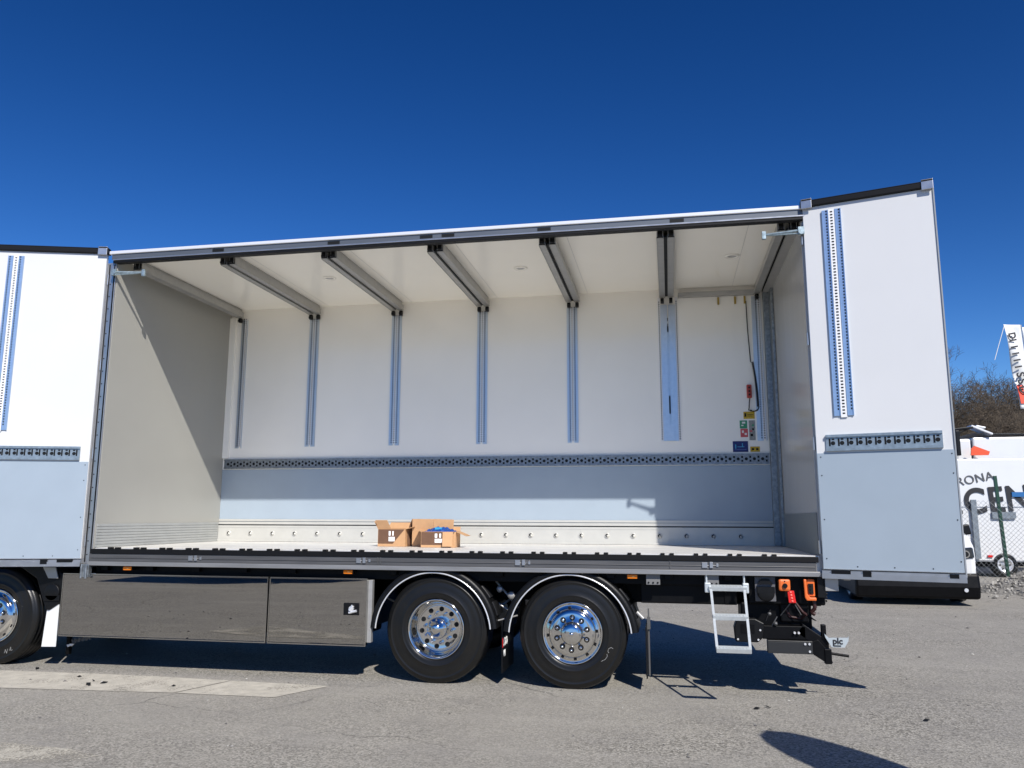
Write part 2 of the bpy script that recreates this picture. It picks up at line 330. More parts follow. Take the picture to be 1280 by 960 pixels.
# lashing columns on the back wall
def column(xc, z0, z1, wide=.052, gap=.038, one=False, big=False):
    m = MB(); y1 = W-.001
    if big:
        m.box(xc-.095, xc-.008, y1-.012, y1, z0, z1); m.box(xc+.008, xc+.095, y1-.012, y1, z0, z1); m.box(xc-.007, xc+.007, y1-.004, y1, z0+.2, z1-.3)
        m.box(xc-.06, xc-.02, y1-.02, y1-.0125, z0+.1, z1); m.box(xc+.02, xc+.06, y1-.02, y1-.0125, z0+.1, z1)
        m.box(xc-.045, xc+.045, y1-.03, y1-.0205, z0, z0+.22)
        m.mi = 2; m.box(xc-.128, xc-.096, y1-.006, y1, z0, z1+.1); m.box(xc+.096, xc+.128, y1-.006, y1, z0, z1+.1)
        m.mi = 1
        z = z0+.02
        while z < z1+.06:
            for sx in (-.112, .112): m.box(xc+sx-.007, xc+sx+.007, y1-.008, y1-.0055, z, z+.014)
            z += .03
        m.box(xc-.014, xc+.004, y1-.022, y1-.015, z0+.35, z0+.58); m.box(xc-.012, xc+.004, y1-.022, y1-.015, z0+1.42, z0+1.5)
        for dz in (1.52, 1.58, 1.6): m.tube((xc-.02+dz*.01, y1-.014, z0+dz), (xc-.02+dz*.01, y1-.0115, z0+dz), .008)
    else:
        m.box(xc-gap/2-wide, xc-gap/2, y1-.014, y1, z0, z1)
        if not one: m.box(xc+gap/2, xc+gap/2+wide, y1-.014, y1, z0, z1)
        m.box(xc-gap/2-.004, xc-gap/2+.002, y1-.018, y1, z0, z1)
        m.box(xc+gap/2-.002, xc+gap/2+.004, y1-.018, y1, z0, z1)
        m.mi = 2; m.box(xc-gap/2+.003, xc+gap/2-.003, y1-.0155, y1, z0+.02, z1)
        m.mi = 1; z = z0+.03
        while z < z1:
            m.box(xc-.007, xc+.007, y1-.0175, y1-.0157, z, z+.013)
            for sx in (-1, 1):
                if not (one and sx > 0): m.box(xc+sx*(gap/2+.016)-.007, xc+sx*(gap/2+.016)+.007, y1-.0165, y1-.0142, z, z+.017)
            z += .03
    return m.build('lashing_column', [strip, dark, stripw], T)
column(XS[0]+.13, 2.56, 4.42, one=True)
for x in XS[1:5]: column(x-.04, 2.57, 4.38)
column(XS[5]-.01, 2.575, 4.36, big=True)
column(XS[6]-.09, 2.56, 4.42, one=True, wide=.07)
# load rail along the back wall
def load_rail(a, b, z0, z1, y1, pitch, par, xf=None, name='load_rail', style=0):
    m = MB(xf); h = z1-z0; zc = (z0+z1)/2
    m.box(a, b, y1-.012, y1, z0, z1); m.box(a, b, y1-.026, y1-.0125, z1-h*.16, z1); m.box(a, b, y1-.026, y1-.0125, z0, z0+h*.16)
    m.mi = 1; x = a+pitch*.6
    while x < b-pitch*.3:
        if style == 0:
            m.lathe([(h*.15, .0005), (0, .0005)], (x, y1-.013, zc), 8)
            m.box(x+pitch*.38, x+pitch*.62, y1-.0135, y1-.0126, zc+h*.08, zc+h*.27); m.box(x+pitch*.38, x+pitch*.62, y1-.0135, y1-.0126, zc-h*.27, zc-h*.08)
        else:
            m.lathe([(h*.13, .0005), (0, .0005)], (x+pitch*.18, y1-.013, zc-h*.02), 10)
            m.box(x-pitch*.28, x-pitch*.08, y1-.0135, y1-.0126, zc-h*.2, zc+h*.27)
            m.box(x+pitch*.05, x+pitch*.35, y1-.0135, y1-.0126, zc+h*.17, zc+h*.27)
        x += pitch
    return m.build(name, [galv if style == 0 else rail_m, dark], par)
load_rail(XL+.03, XR-.11, 2.27, 2.405, W-.001, .098, T)
# ceiling lamps
for x, y in ((.81, 1.2), (3.24, 1.23), (5.70, 1.22)):
    m = MB(); vs = []
    for r, z in ((.085, ZC-.003), (.075, ZC-.012), (.055, ZC-.013), (.05, ZC-.006), (0.001, ZC-.006)):
        vs += [(x+r*math.cos(2*math.pi*i/24), y+r*math.sin(2*math.pi*i/24), z) for i in range(24)]
    m.mi = 0; m.add(vs, [(j*24+i, (j+1)*24+i, (j+1)*24+(i+1) % 24, j*24+(i+1) % 24) for j in range(4) for i in range(24)], True)
    m.m = [0 if k < 72 else 1 for k in range(96)]
    m.build('ceiling_lamp', [white, mat('lamp_lens', (.45, .45, .43), .2)], T)
# yellow straps, hand control with cable, stickers
for xx in (5.60, 5.81, 5.93):
    m = MB(); m.box(xx, xx+.022, W-.018, W-.012, 4.33, 4.43); m.box(xx+.012, xx+.024, W-.024, W-.0185, 4.33, 4.42); m.build('strap_end', strap, T)
m = MB(); m.box(5.915, 5.975, W-.05, W-.002, 3.10, 3.27)
hc = m.build('hand_control', mat('red_control', (.42, .05, .03), .4), T, bev=.01, label='red hand control hanging on the back wall')
for k in range(3):
    m = MB(); m.tube((5.945, W-.06, 3.14+k*.045), (5.945, W-.049, 3.14+k*.045), .013); m.build('button', blackp, hc)
m = MB(); pts = [(5.955, W-.02, 4.36), (5.96, W-.02, 4.0), (5.98, W-.02, 3.56)]
m.path(pts, .006); pts = []
for i in range(150):
    t = i/149; z = 3.56-.68*t if t < .85 else 3.56-.68*.85-.02*math.sin((t-.85)/.15*math.pi)-.03
    xx = 6.0+.045*math.sin(t*1.9) if t < .85 else 6.045-.11*(t-.85)/.15
    a = i*1.25; pts.append((xx+.012*math.cos(a), W-.035+.012*math.sin(a), z))
pts += [(5.935, W-.03, 2.97), (5.94, W-.03, 3.04), (5.95, W-.03, 3.1)]
m.path(pts, .0065, 6); m.build('coiled_cable', blackp, hc)
def sticker(x0, x1, z0, z1, mm, lab, y=W-.004, marks=()):
    m = MB(); m.box(x0, x1, y, y+.003, z0, z1); o = m.build('warning_label', mm, T, label=lab)
    for mk, (a, b, c, d) in marks:
        m = MB(); m.box(x0+(x1-x0)*a, x0+(x1-x0)*b, y-.0015, y-.0003, z0+(z1-z0)*c, z0+(z1-z0)*d); m.build('printed_mark', mk, o)
sticker(5.865, 6.0, 2.84, 2.93, yellow, 'yellow sticker above the others', marks=[(dark, (.08, .25, .3, .8)), (dark, (.35, .9, .55, .62)), (dark, (.35, .8, .35, .42))])
sticker(5.815, 5.905, 2.72, 2.82, green, 'small green sticker', marks=[(paper, (.3, .75, .6, .85)), (paper, (.2, .5, .3, .45))])
sticker(5.82, 5.91, 2.61, 2.715, pink, 'small red sticker', marks=[(paper, (.2, .45, .5, .8)), (paper, (.55, .85, .25, .5))])
sticker(5.925, 6.0, 2.57, 2.82, greyst, 'grey sticker with pictures', marks=[(pink, (.1, .5, .42, .5)), (green, (.5, .8, .7, .8)), (dark, (.2, .6, .2, .32)), (dark, (.5, .8, .5, .6))])
sticker(5.72, 5.905, 2.425, 2.56, navy, 'dark blue sticker', marks=[(mat('pale_blue_ink', (.1, .16, .4), .5), (.12, .88, .2, .24)), (cyan, (.15, .22, .3, .7)), (cyan, (.3, .75, .45, .5)), (cyan, (.6, .66, .5, .8))])
sticker(5.93, 6.045, 2.425, 2.49, yellow, 'small yellow sticker beside the blue one', marks=[(dark, (.15, .4, .3, .7)), (dark, (.6, .85, .3, .7))])
# front door posts of the opening with riveted seals
for xa, xb, nm in ((XL-.118, XL-.005, 'left'), (XR+.015, XR+.07, 'right')):
    m = MB(); m.box(xa, xb, -.02, .05, 1.1, 4.5); p_ = m.build('door_post', alu, T, bev=.006)
    if nm == 'left':
        m = MB(); m.box(xa+.03, xa+.038, -.028, -.021, 1.12, 4.48); m.box(xb-.02, xb-.008, -.028, -.021, 1.12, 4.48); m.build('post_seal', seal_m, p_)
        z = 1.2
        while z < 4.4:
            m = MB(); m.tube((xa+.055, -.026, z), (xa+.055, -.02, z), .006, n=8); m.build('rivet', dark, p_); z += .145
# side door leaves
def door(hx, dx, dy, wid, rail, strips, lab):
    L = math.hypot(dx, dy); dx /= L; dy /= L; nx, ny = (-dy, dx) if dx > 0 else (dy, -dx)   # n points away from camera
    if ny < 0: nx, ny = -nx, -ny
    def xf(v): return (hx+dx*v[0]+nx*v[1], -.05+dy*v[0]+ny*v[1], v[2])
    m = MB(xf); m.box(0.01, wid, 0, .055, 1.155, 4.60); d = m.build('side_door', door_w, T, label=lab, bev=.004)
    m = MB(xf); m.box(.014, wid-.003, -.006, -.0005, 1.16, 2.205); m.build('kick_plate', kick_m, d)
    for u, z in [(u, z) for z in (1.25, 1.6, 2.0, 2.17) for u in (.045, wid-.025)]+[(u, 1.185) for u in (.3, .6, .9)]:
        m = MB(xf); m.lathe([(.006, .002), (0, .003)], (u, -.006, z), 8); m.build('screw', dark, d)
    load_rail(rail[0], rail[1], 2.222, 2.372, -.001, .078, d, xf, 'door_load_rail', 1)
    for c in strips:
        m = MB(xf)
        for sx in (-1, 1):
            m.mi = 0; m.box(c+sx*.057-.028, c+sx*.057+.028, -.012, -.001, 2.545, 4.54)
            m.box(c+sx*.057-.028, c+sx*.057-.022, -.018, -.0125, 2.545, 4.54); m.box(c+sx*.057+.022, c+sx*.057+.028, -.018, -.0125, 2.545, 4.54)
            m.mi = 1; z = 2.6
            while z < 4.52: m.box(c+sx*.057+.004, c+sx*.057+.017, -.0135, -.0121, z, z+.016); z += .03
        m.mi = 2; m.box(c-.027, c+.027, -.014, -.001, 2.53, 4.54)
        m.mi = 1; z = 2.56
        while z < 4.52: m.box(c-.012, c+.010, -.0155, -.0141, z, z+.013); z += .03
        m.build('lashing_strip', [mat('strip_sky_tint', (.38, .52, .70), .3, metal=.6, noise=.1, nscale=30), dark, stripw], d)  # plain steel strip; the blue of the reflected sky is put into its colour
    m = MB(xf); m.box(-.01, wid+.01, -.03, .075, 4.601, 4.655); m.box(-.01, wid+.01, -.02, .065, 4.655, 4.67)
    m.build('top_seal', seal_m, d, bev=.008)
    for u in (.0, wid-.09):
        m = MB(xf); m.box(u, u+.1, -.04, -.031, 4.58, 4.66); m.box(u, u+.1, -.04, .03, 4.6701, 4.678); m.build('seal_clip', alu, d, bev=.004)
    m = MB(xf); m.box(.0, wid+.005, -.02, .06, 1.1, 1.154); m.box(0, wid+.008, -.035, -.021, 1.075, 1.125)
    m.mi = 1; m.box(.34, .41, -.037, -.02, 1.1, 1.15); m.box(.08, .24, -.0365, -.02, 1.118, 1.148); m.box(wid-.12, wid-.05, -.0365, -.02, 1.11, 1.145); m.box(.0, wid, -.022, -.0195, 1.147, 1.1535)
    m.build('bottom_profile', [alu, blackp], d, bev=.0)
    m = MB(xf); m.box(wid+.0005, wid+.012, -.01, .06, 1.12, 4.6); m.build('edge_seal', mat('edge_grey', (.3, .32, .34), .4), d)
    for z in (1.35, 2.3, 3.3, 4.3):
        m = MB(xf); m.tube((-.012, .03, z-.06), (-.012, .03, z+.06), .013); m.box(-.01, .06, .056, .062, z-.05, z+.05); m.build('hinge', alu, d)
    return d, xf
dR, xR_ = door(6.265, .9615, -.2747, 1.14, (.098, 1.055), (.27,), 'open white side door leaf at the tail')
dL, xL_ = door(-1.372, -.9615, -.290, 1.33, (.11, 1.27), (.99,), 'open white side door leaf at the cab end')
# lashing hole in the left side: small foot profile under left door; door locks
for xa, s in ((XL+.0, 1), (XR-.02, -1)):
    m = MB(); m.box(xa-.02, xa+.04, -.075, -.06, 4.33, 4.41); m.tube((xa, -.06, 4.375), (xa+s*.33, .02, 4.375), .014); m.tube((xa, -.06, 4.345), (xa+s*.33, .02, 4.37), .008)
    m.box(xa+s*.31, xa+s*.35, .0, .03, 4.33, 4.41) if s > 0 else m.box(xa-.35, xa-.31, .0, .03, 4.33, 4.41)
    m.tube((xa+.01, -.09, 4.36), (xa+.01, -.05, 4.36), .03); m.build('door_lock', zinc, T, bev=.004)
m = MB(); m.box(XL-.09, XL-.0, -.06, .0, .96, 1.10); m.tube((XL-.08, -.065, .95), (XL-.08, -.065, 1.1), .012); m.tube((XL-.02, -.07, .95), (XL-.02, -.07, 1.08), .014)
m.build('lower_lock', galv, T, bev=.006)
# ---- chassis
m = MB()
for y in (.62, 1.72): m.box(-3.4, 6.35, y, y+.16, .76, 1.03)
for x in [-1.2+.55*i for i in range(14)]: m.box(x, x+.08, .05, W-.05, 1.03, 1.119)
for x in (-2.6, -.4, .8, 1.9, 3.3, 4.5, 5.3, 6.1): m.box(x, x+.1, .78, 1.72, .8, .98)
m.box(-1.3, 6.3, .10, .14, .98, 1.119); m.box(-1.3, 6.3, W-.14, W-.1, .98, 1.119)
m.build('chassis_frame', black, T, bev=.006)
m = MB(); m.box(4.62, 5.45, .16, .2, .80, 1.08); m.box(5.4, 5.52, .15, .7, .8, 1.0); m.build('underframe_panel', black, T, bev=.01)
for xx, zz in ((4.68, 1.03), (5.22, 1.0)):
    m = MB(); m.box(xx, xx+.13, -.0, .03, .985, 1.083); o = m.build('bolt_plate', mat('grey_plate', (.16, .16, .16), .5), T, bev=.003)
    for k in range(3):
        m = MB(); m.tube((xx+.022+k*.043, -.006, 1.005), (xx+.022+k*.043, .001, 1.005), .009); m.build('bolt_head', dark, o)
# hubs/axles
m = MB()
for x in (-2.44, 2.616, 3.971): m.tube((x, .3, .52), (x, 2.2, .52), .075); m.tube((x, 1.1, .52), (x, 1.4, .52), .2)
for x in (2.3, 3.0, 3.65, 4.3):
    m.lathe([(0, 0), (.14, 0), (.15, .05), (.13, .3), (.14, .32), (0, .32)], (x, .55, .62), 16, sgn=1)
m.build('axle', black, T)
for (a, b) in (((3.15, .3, .98), (3.4, .25, .72)), ((3.2, .35, .72), (3.45, .5, .9)), ((3.1, .3, .8), (3.3, .3, .68)), ((2.0, .3, .78), (2.25, .3, .68))):
    m = MB(); m.tube(a, b, .012); m.build('air_pipe', alu_dull, T)
for a, r_ in (((3.34, .2, .84), .035), ((3.22, .2, .90), .028), ((2.0, .25, .80), .03)):
    m = MB(); m.lathe([(0, .02), (r_, .02), (r_*1.2, 0), (0, -.04)], a, 14); m.build('brake_fitting', alu_dull, T)
# under-body tanks behind the skirts
m = MB(); m.box(-1.5, 1.85, .1, .6, .42, .97); m.build('side_tank', black, T, bev=.03)
m = MB(); m.box(-1.5, 1.9, W-.6, W-.1, .42, .97); m.build('side_tank', black, T, bev=.03)
# skirts
for x0, x1, lab in ((-1.60, .818, 'long mirror polished skirt panel'), (.836, 1.90, 'shorter mirror polished skirt panel with a black lock')):
    m = MB(); m.box(x0, x1, -.02, .03, .345 if x0 < 0 else .35, .985); s_ = m.build('skirt_panel', mirror, T, label=lab, bev=.006)
    m = MB(); m.box(x0+.001, x1, -.026, .032, .985, .997); m.box(x0+.001, x1, -.024, .0, .335, .3455); m.box(x1-.008, x1+.001, -.026, .03, .347, .984); m.box(x0-.001, x0+.006, -.026, .03, .347, .984)
    m.build('panel_trim', mat('trim_polished', (.5, .49, .46), .15, metal=1), s_)
m = MB(); m.box(1.655, 1.82, -.03, -.02, .635, .755); hdl = m.build('skirt_handle', blackp, s_, bev=.012)
m = MB(); m.tube((1.73, -.045, .68), (1.76, -.04, .73), .018); m.tube((1.72, -.042, .66), (1.80, -.042, .68), .013); m.tube((1.745, -.05, .7), (1.745, -.03, .7), .026)
m.build('lock_lever', steelw, s_)
m = MB(); m.box(1.901, 1.945, .0, .06, .37, .98); m.build('skirt_end_profile', alu_dull, T, bev=.004)
# amber marker lamps
for xx in (-.84, 1.68, 4.55):
    m = MB(); m.box(xx-.055, xx+.055, .01, .06, 1.035, 1.085); a_ = m.build('lamp_housing', blackp, T)
    m = MB(); m.box(xx-.048, xx+.048, -.012, .009, 1.038, 1.078); m.build('marker_lens', amber, a_, bev=.008)
    m = MB(); m.box(xx+.0, xx+.022, -.016, -.0125, 1.054, 1.062); m.build('reflector', mat('pale_amber', (.95, .62, .2), .2), a_)
# ---- wheels
def make_wheel(c, kind, parent):
    x, y, z = c
    m = MB(); m.lathe([(0, -.2), (.255, -.2), (.255, -.28), (.1, -.3), (0, -.3)], c, 32)
    w = m.build('wheel', black, parent, origin=c)
    # tyre: outer face bulges 12 mm proud of the rim
    prof = [(.285, -.03), (.29, 0), (.30, .008), (.325, .014), (.34, .013), (.345, .017), (.352, .017), (.357, .013), (.40, .016), (.44, .010), (.462, .004), (.466, .008), (.474, .006), (.478, -.001), (.495, -.008), (.505, -.014), (.512, -.022), (.518, -.034)]
    for g_ in range(4):
        a = -.05-g_*.06; prof += [(.520, a+.012), (.5205, a-.02), (.506, a-.022), (.506, a-.03), (.520, a-.032)]
    prof += [(.52, -.29), (.505, -.31), (.44, -.33), (.3, -.31), (.285, -.28), (.285, -.03)]
    m = MB(); m.lathe(prof, c, 96)
    for i in range(72):   # shoulder sipes
        a = 2*math.pi*i/72; ca, sa = math.cos(a), math.sin(a); t = (-sa*.004, 0, ca*.004)
        p0 = Vector((x+ca*.5, y+.014, z+sa*.5)); p1 = Vector((x+ca*.5212, y+.045, z+sa*.5212))
        m.mi = 1; m.beam(p0, p1, .006, .006, (ca, 0, sa))
    m.build('tyre', [rubber, dark], w, origin=c)
    if kind == 'dish':
        prof = [(.272, -.02), (.287, -.004), (.288, .012), (.280, .016), (.272, .006), (.262, -.01), (.256, -.05), (.240, -.095), (.230, -.112), (.224, -.116), (.219, -.108), (.212, -.106), (.20, -.108), (.15, -.112), (.11, -.112), (.0, -.112)]
        m = MB(); m.lathe(prof, c, 72); m.mi = 1
        for i in range(10):
            a = 2*math.pi*(i+.3)/10; m.lathe([(.024, .0), (0, .0)], (x+math.cos(a)*.182, y+.105, z+math.sin(a)*.182), 14)
        m.build('rim', [chrome, dark], w, origin=c)
        m = MB(); m.lathe([(.105, -.11), (.105, -.03), (.098, -.012), (.082, -.01), (.076, .0), (.05, .012), (.046, .03), (.03, .036), (0, .037)], c, 36); m.build('hub_cap', chrome, w, origin=c)
        for i in range(10):
            a = 2*math.pi*(i+.8)/10; px, pz = x+math.cos(a)*.14, z+math.sin(a)*.14
            m = MB(); m.tube((px, y+.112, pz), (px, y+.07, pz), .016, .016, 6); m.lathe([(.013, 0), (.012, .015), (0, .02)], (px, y+.07, pz), 10); m.build('lug_nut', chrome, w)
        for i in range(10):
            a = 2*math.pi*(i+.5)/10; px, pz = x+math.cos(a)*.084, z+math.sin(a)*.084
            m = MB(); m.tube((px, y+.02, pz), (px, y-.0, pz), .009, .009, 6); m.build('hub_bolt', chrome, w)
    else:
        prof = [(.272, -.02), (.287, -.004), (.289, .012), (.281, .017), (.272, .010), (.266, .002), (.256, .006), (.232, .012), (.225, .024), (.215, .038), (.195, .050), (.18, .052), (.112, .052), (.106, .060), (.100, .085), (.085, .100), (.05, .108), (.0, .11)]
        m = MB(); m.lathe(prof, c, 72); m.mi = 1
        for i in range(12):
            a = 2*math.pi*(i+.2)/12; ca, sa = math.cos(a), math.sin(a)
            m.beam((x+ca*.243-sa*.014, y-.0125, z+sa*.243+ca*.014), (x+ca*.243+sa*.014, y-.0125, z+sa*.243-ca*.014), .014, .012, (ca, 0, sa))
        for i in range(10):
            a = 2*math.pi*(i+.45)/10; m.lathe([(.027, .0), (0, .0)], (x+math.cos(a)*.15, y-.0535, z+math.sin(a)*.15), 16)
        m.build('rim', [chrome, dark], w, origin=c)
        for i in range(10):
            a = 2*math.pi*(i+.45)/10; px, pz = x+math.cos(a)*.15, z+math.sin(a)*.15
            m = MB(); m.tube((px, y-.053, pz), (px, y-.072, pz), .017, .015, 6); m.lathe([(.015, 0), (.013, .012), (0, .016)], (px, y-.072, pz), 10); m.build('lug_nut', chrome, w)
        m = MB(); m.lathe([(.02, .0), (.018, .006), (0, .009)], (x, y-.1095, z), 12); m.build('hub_cap', chrome, w)
    return w
w1 = make_wheel((2.616, .02, .52), 'dish', T)
w2 = make_wheel((3.971, .02, .52), 'flat', T)
w3 = copy_tree(w2, T, (-6.411, 0, 0))
for w_ in (w1, w2, w3):
    c_ = copy_tree(w_, T, (0, 2.47, 0), math.pi)
chalk_m = mat('chalk', (.28, .28, .27), .8, noise=.7, nscale=60)
def chalk(cx, cz, pts, par):
    m = MB(); m.path([(cx+a, .004, cz+b) for a, b in pts], .003, 6); m.build('tyre_marking', chalk_m, par)
chalk(3.971, .52, [(.27, -.25), (.31, -.23), (.33, -.2), (.325, -.18)], w2); chalk(3.971, .52, [(.345, -.17), (.335, -.16), (.34, -.135), (.365, -.12), (.385, -.13)], w2)
chalk(-2.44, .52, [(.17, -.39), (.18, -.35), (.2, -.39), (.21, -.34)], w3); chalk(-2.44, .52, [(.23, -.36), (.245, -.32), (.25, -.36), (.27, -.35)], w3)
# mudguards
def guard(cx, a0=R(6), a1=R(176)):
    m = MB(); m.lathe([(.590, .02), (.595, .035), (.645, .03), (.655, .01), (.655, -.62), (.64, -.62), (.64, .0), (.60, .0), (.590, .02)], (cx, .02, .475), 48, a0, a1)
    for a in (R(38), R(22)):
        m.lathe([(.656, -.05), (.67, -.05), (.67, -.6), (.656, -.6)], (cx, .02, .475), 12, a-R(6), a+R(6))
    gd = m.build('mudguard', blackp, T)
    m = MB(); pts = [(cx+.590*math.cos(a0+(a1-a0)*i/44), -.02, .475+.590*math.sin(a0+(a1-a0)*i/44)) for i in range(45)]
    m.path(pts, .0075, 8); m.sm = True; m.build('guard_trim', steelw, gd)
guard(2.585); guard(3.945)
m = MB(); m.tube((3.2, .1, .60), (3.42, .1, .66), .008); m.build('guard_stay', alu_dull, T)
m = MB(); m.tube((4.58, .1, .72), (4.64, .1, .66), .02); m.build('guard_stay', alu_dull, T)
# mudflaps (hanging across the truck)
for xx, z0 in ((3.27, .12), (4.66, .12)):
    m = MB(); m.box(xx, xx+.012, .05, .62, z0, .60); fl = m.build('mudflap', blackp, T)
    if xx < 4:
        # lettering on the flap faces forward/backward along x
        M = Matrix.Translation((xx+.014, .07, .37)) @ Matrix.Rotation(R(90), 4, 'Z') @ Matrix.Rotation(R(90), 4, 'X')
        text('flap_lettering', 'SOO', .1, paper, fl, M, offset=.003)
        text('flap_lettering', 'HI', .08, paper, fl, Matrix.Translation((xx+.014, .1, .27)) @ Matrix.Rotation(R(90), 4, 'Z') @ Matrix.Rotation(R(90), 4, 'X'), offset=.003)
        m = MB(); m.box(xx+.013, xx+.016, .03, .07, .36, .45); m.build('flap_emblem', red, fl)
m = MB(); m.box(4.68, 4.695, .22, .24, .12, .74); m.box(4.673, 4.703, .2, .26, .55, .66); m.build('flap_bracket', mat('strap_grey', (.08, .08, .08), .5), T)
# front arch, white flap
m = MB(); m.prism([(-3.2, 1.05), (-3.1, .62), (-3.06, .62), (-3.0, .8), (-2.85, 1.0), (-2.55, 1.09), (-2.2, 1.07), (-1.95, .93), (-1.86, .72), (-1.80, .60), (-1.76, .60), (-1.60, .70), (-1.58, .80), (-1.62, .86), (-1.62, .98), (-1.72, 1.05), (-1.9, 1.12), (-2.6, 1.16)], .0, .55)
m.build('front_mudguard', blackp, T, bev=.012)
m = MB(); m.lathe([(.09, 0), (.09, .03), (0, .03)], (-1.73, .01, .79), 20); m.box(-1.82, -1.63, -.02, .0, .70, .76); m.build('guard_boss', blackp, T, bev=.006)
m = MB(); m.prism([(-1.83, .21), (-1.655, .215), (-1.655, .71), (-1.80, .62)], .02, .032); m.build('white_mudflap', flapw, T, label='white mudflap behind the front wheel', bev=.003)
m = MB(); m.prism([(-1.86, 1.06), (-1.70, 1.06), (-1.66, .94), (-1.78, .94)], -.03, -.015); m.build('guard_bracket', alu_dull, T, bev=.003)
text('badge_lettering', 'NNNNN', .06, ink, T, facing((-1.56, .15, .235), R(12)), offset=.002)
m = MB(); m.prism([(-1.6, .225), (-1.585, .2), (-1.56, .215), (-1.54, .21), (-1.515, .235), (-1.56, .235), (-1.575, .225)], .12, .14); m.build('badge', flapw, T)
m = MB(); m.box(-1.62, -1.58, .14, .18, .12, .36); m.build('badge_arm', black, T)
# cab ahead of the load space
m = MB()
m.prism([(-3.95, .95), (-3.2, 1.18), (-1.75, 1.18), (-1.75, 3.75), (-2.0, 3.9), (-3.2, 3.85), (-3.55, 3.5), (-3.92, 2.1), (-4.0, 1.5)], .06, 2.44)
cabp = m.build('cab', paint_w, T, bev=.06)
m = MB(); m.prism([(-3.52, 2.1), (-2.35, 2.05), (-2.35, 2.95), (-3.25, 2.95)], .05, .059); m.build('cab_window', glass, cabp)
m = MB(); m.box(-4.02, -3.0, .08, 2.42, .32, .94); m.build('bumper', paint_w, cabp, bev=.05)
m = MB(); m.tube((-1.9, .3, 1.1), (-1.9, .3, 1.15), .05); m.box(-1.72, -1.42, .3, 2.2, 1.5, 3.6); m.build('cab_deflector', paint_w, cabp)
# ---- tail equipment
lad = MB(); P0 = Vector((5.27, -.08, .985)); P1 = Vector((5.57, -.08, .985)); Q0 = Vector((5.285, -.55, .50)); Q1 = Vector((5.56, -.55, .50))
def lat(a, b, t): return a+(b-a)*t
lad.beam(P0, Q0, .02, .022, (1, 0, 0)); lad2 = MB(); lad2.beam(P1, Q1, .02, .022, (1, 0, 0))
ld = lad.build('ladder', ladder_m, T, label='bright zinc fold down ladder near the tail'); lad2.build('ladder_rail', ladder_m, ld)
for t, e in ((.02, .02), (.5, .008), (1.0, .008)):
    a = lat(P0, Q0, t); b = lat(P1, Q1, t); m = MB(); m.beam(a-Vector((e, 0, 0)), b+Vector((e, 0, 0)), .06, .040, (0, -.3, 1))
    for k in range(9): c = lat(a, b, (k+1)/10); m.box(c.x-.006, c.x+.006, c.y-.028, c.y+.02, c.z+.016, c.z+.02)
    m.build('rung', ladder_m, ld, bev=.003)
for xx in (5.215, 5.555):
    m = MB(); m.box(xx, xx+.055, -.1, -.02, .93, 1.02); m.box(xx+.012, xx+.03, -.03, .02, 1.0, 1.12); m.build('ladder_socket', ladder_m, ld, bev=.008)
m = MB(); m.box(5.675, 5.86, .03, .06, .85, 1.075); ch_ = m.build('chock_holder', mat('holder_grey', (.10, .10, .11), .5), T, bev=.006)
m = MB(); m.lathe([(.075, .0), (.075, .06), (.06, .065), (0, .065)], (5.767, .03, .93), 24, R(180), R(360)); m.box(5.69, 5.845, -.03, .03, .93, .985); m.prism([(5.70, 1.01), (5.835, 1.01), (5.80, 1.055), (5.73, 1.055)], .0, .028); m.build('wheel_chock', blackp, ch_)
m = MB(); m.box(5.88, 5.985, -.03, .03, .95, 1.06); ob = m.build('switch_box', orange, T, bev=.02, label='orange switch box')
m = MB(); m.tube((5.935, -.045, 1.0), (5.935, -.03, 1.0), .022); m.build('switch_knob', blackp, ob)
m = MB(); m.tube((5.935, -.034, 1.04), (5.935, -.031, 1.04), .006); m.build('indicator', dark, ob)
m = MB(); m.prism([(5.955, .955), (6.015, .955), (6.03, .845), (5.965, .845)], -.01, .02); rl = m.build('tail_lamp', red, T, bev=.006, label='small red lamp with four bright spots')
for k in range(4):
    m = MB(); m.lathe([(.010, .0), (.008, .004), (0, .005)], (5.985+k*.004*1, -.0105, .94-k*.026), 10); m.build('led', mat('led_red', (.95, .15, .12), .2), rl)
m = MB(); m.prism([(6.10, 1.06), (6.125, 1.06), (6.13, .93), (6.15, .90), (6.205, .90), (6.205, .87), (6.12, .87), (6.105, .90)], -.03, .0)
m.box(6.13, 6.20, .0, .03, .905, 1.06); oc = m.build('control_handle', orange, T, bev=.008, label='orange guarded control at the tail corner')
m = MB(); m.box(6.142, 6.185, -.012, .0, .93, 1.02)
for k in range(3): m.tube((6.163, -.02, .945+k*.03), (6.163, -.011, .945+k*.03), .008)
m.build('control_button', dark, oc)
# black tail structure
m = MB(); m.box(5.62, 6.3, .08, 2.4, .82, 1.09); m.box(5.55, 6.0, .15, .5, .62, .83); m.box(5.9, 6.15, .1, .6, .66, .84); m.build('rear_crossmember', black, T, bev=.015)
m = MB(); m.prism([(5.47, .62), (5.50, .70), (5.66, .70), (5.74, .66), (5.72, .53), (5.68, .49), (5.48, .49)], -.02, .1)
bx = m.build('battery_isolator', blackp, T, bev=.01)
for a, b in ((5.50, .515), (5.68, .515), (5.70, .60)):
    m = MB(); m.tube((a, -.03, b), (a, -.019, b), .009); m.build('bolt_head', steelw, bx)
m = MB(); m.box(5.53, 5.65, -.026, -.019, .57, .65); m.build('isolator_plate', black, bx)
m = MB(); m.box(5.76, 6.15, -.02, .06, .40, .505); m.box(5.76, 6.15, -.026, .07, .505, .515)
ub = m.build('underrun_beam', mat('beam_grey', (.018, .019, .02), .4), T, bev=.006)
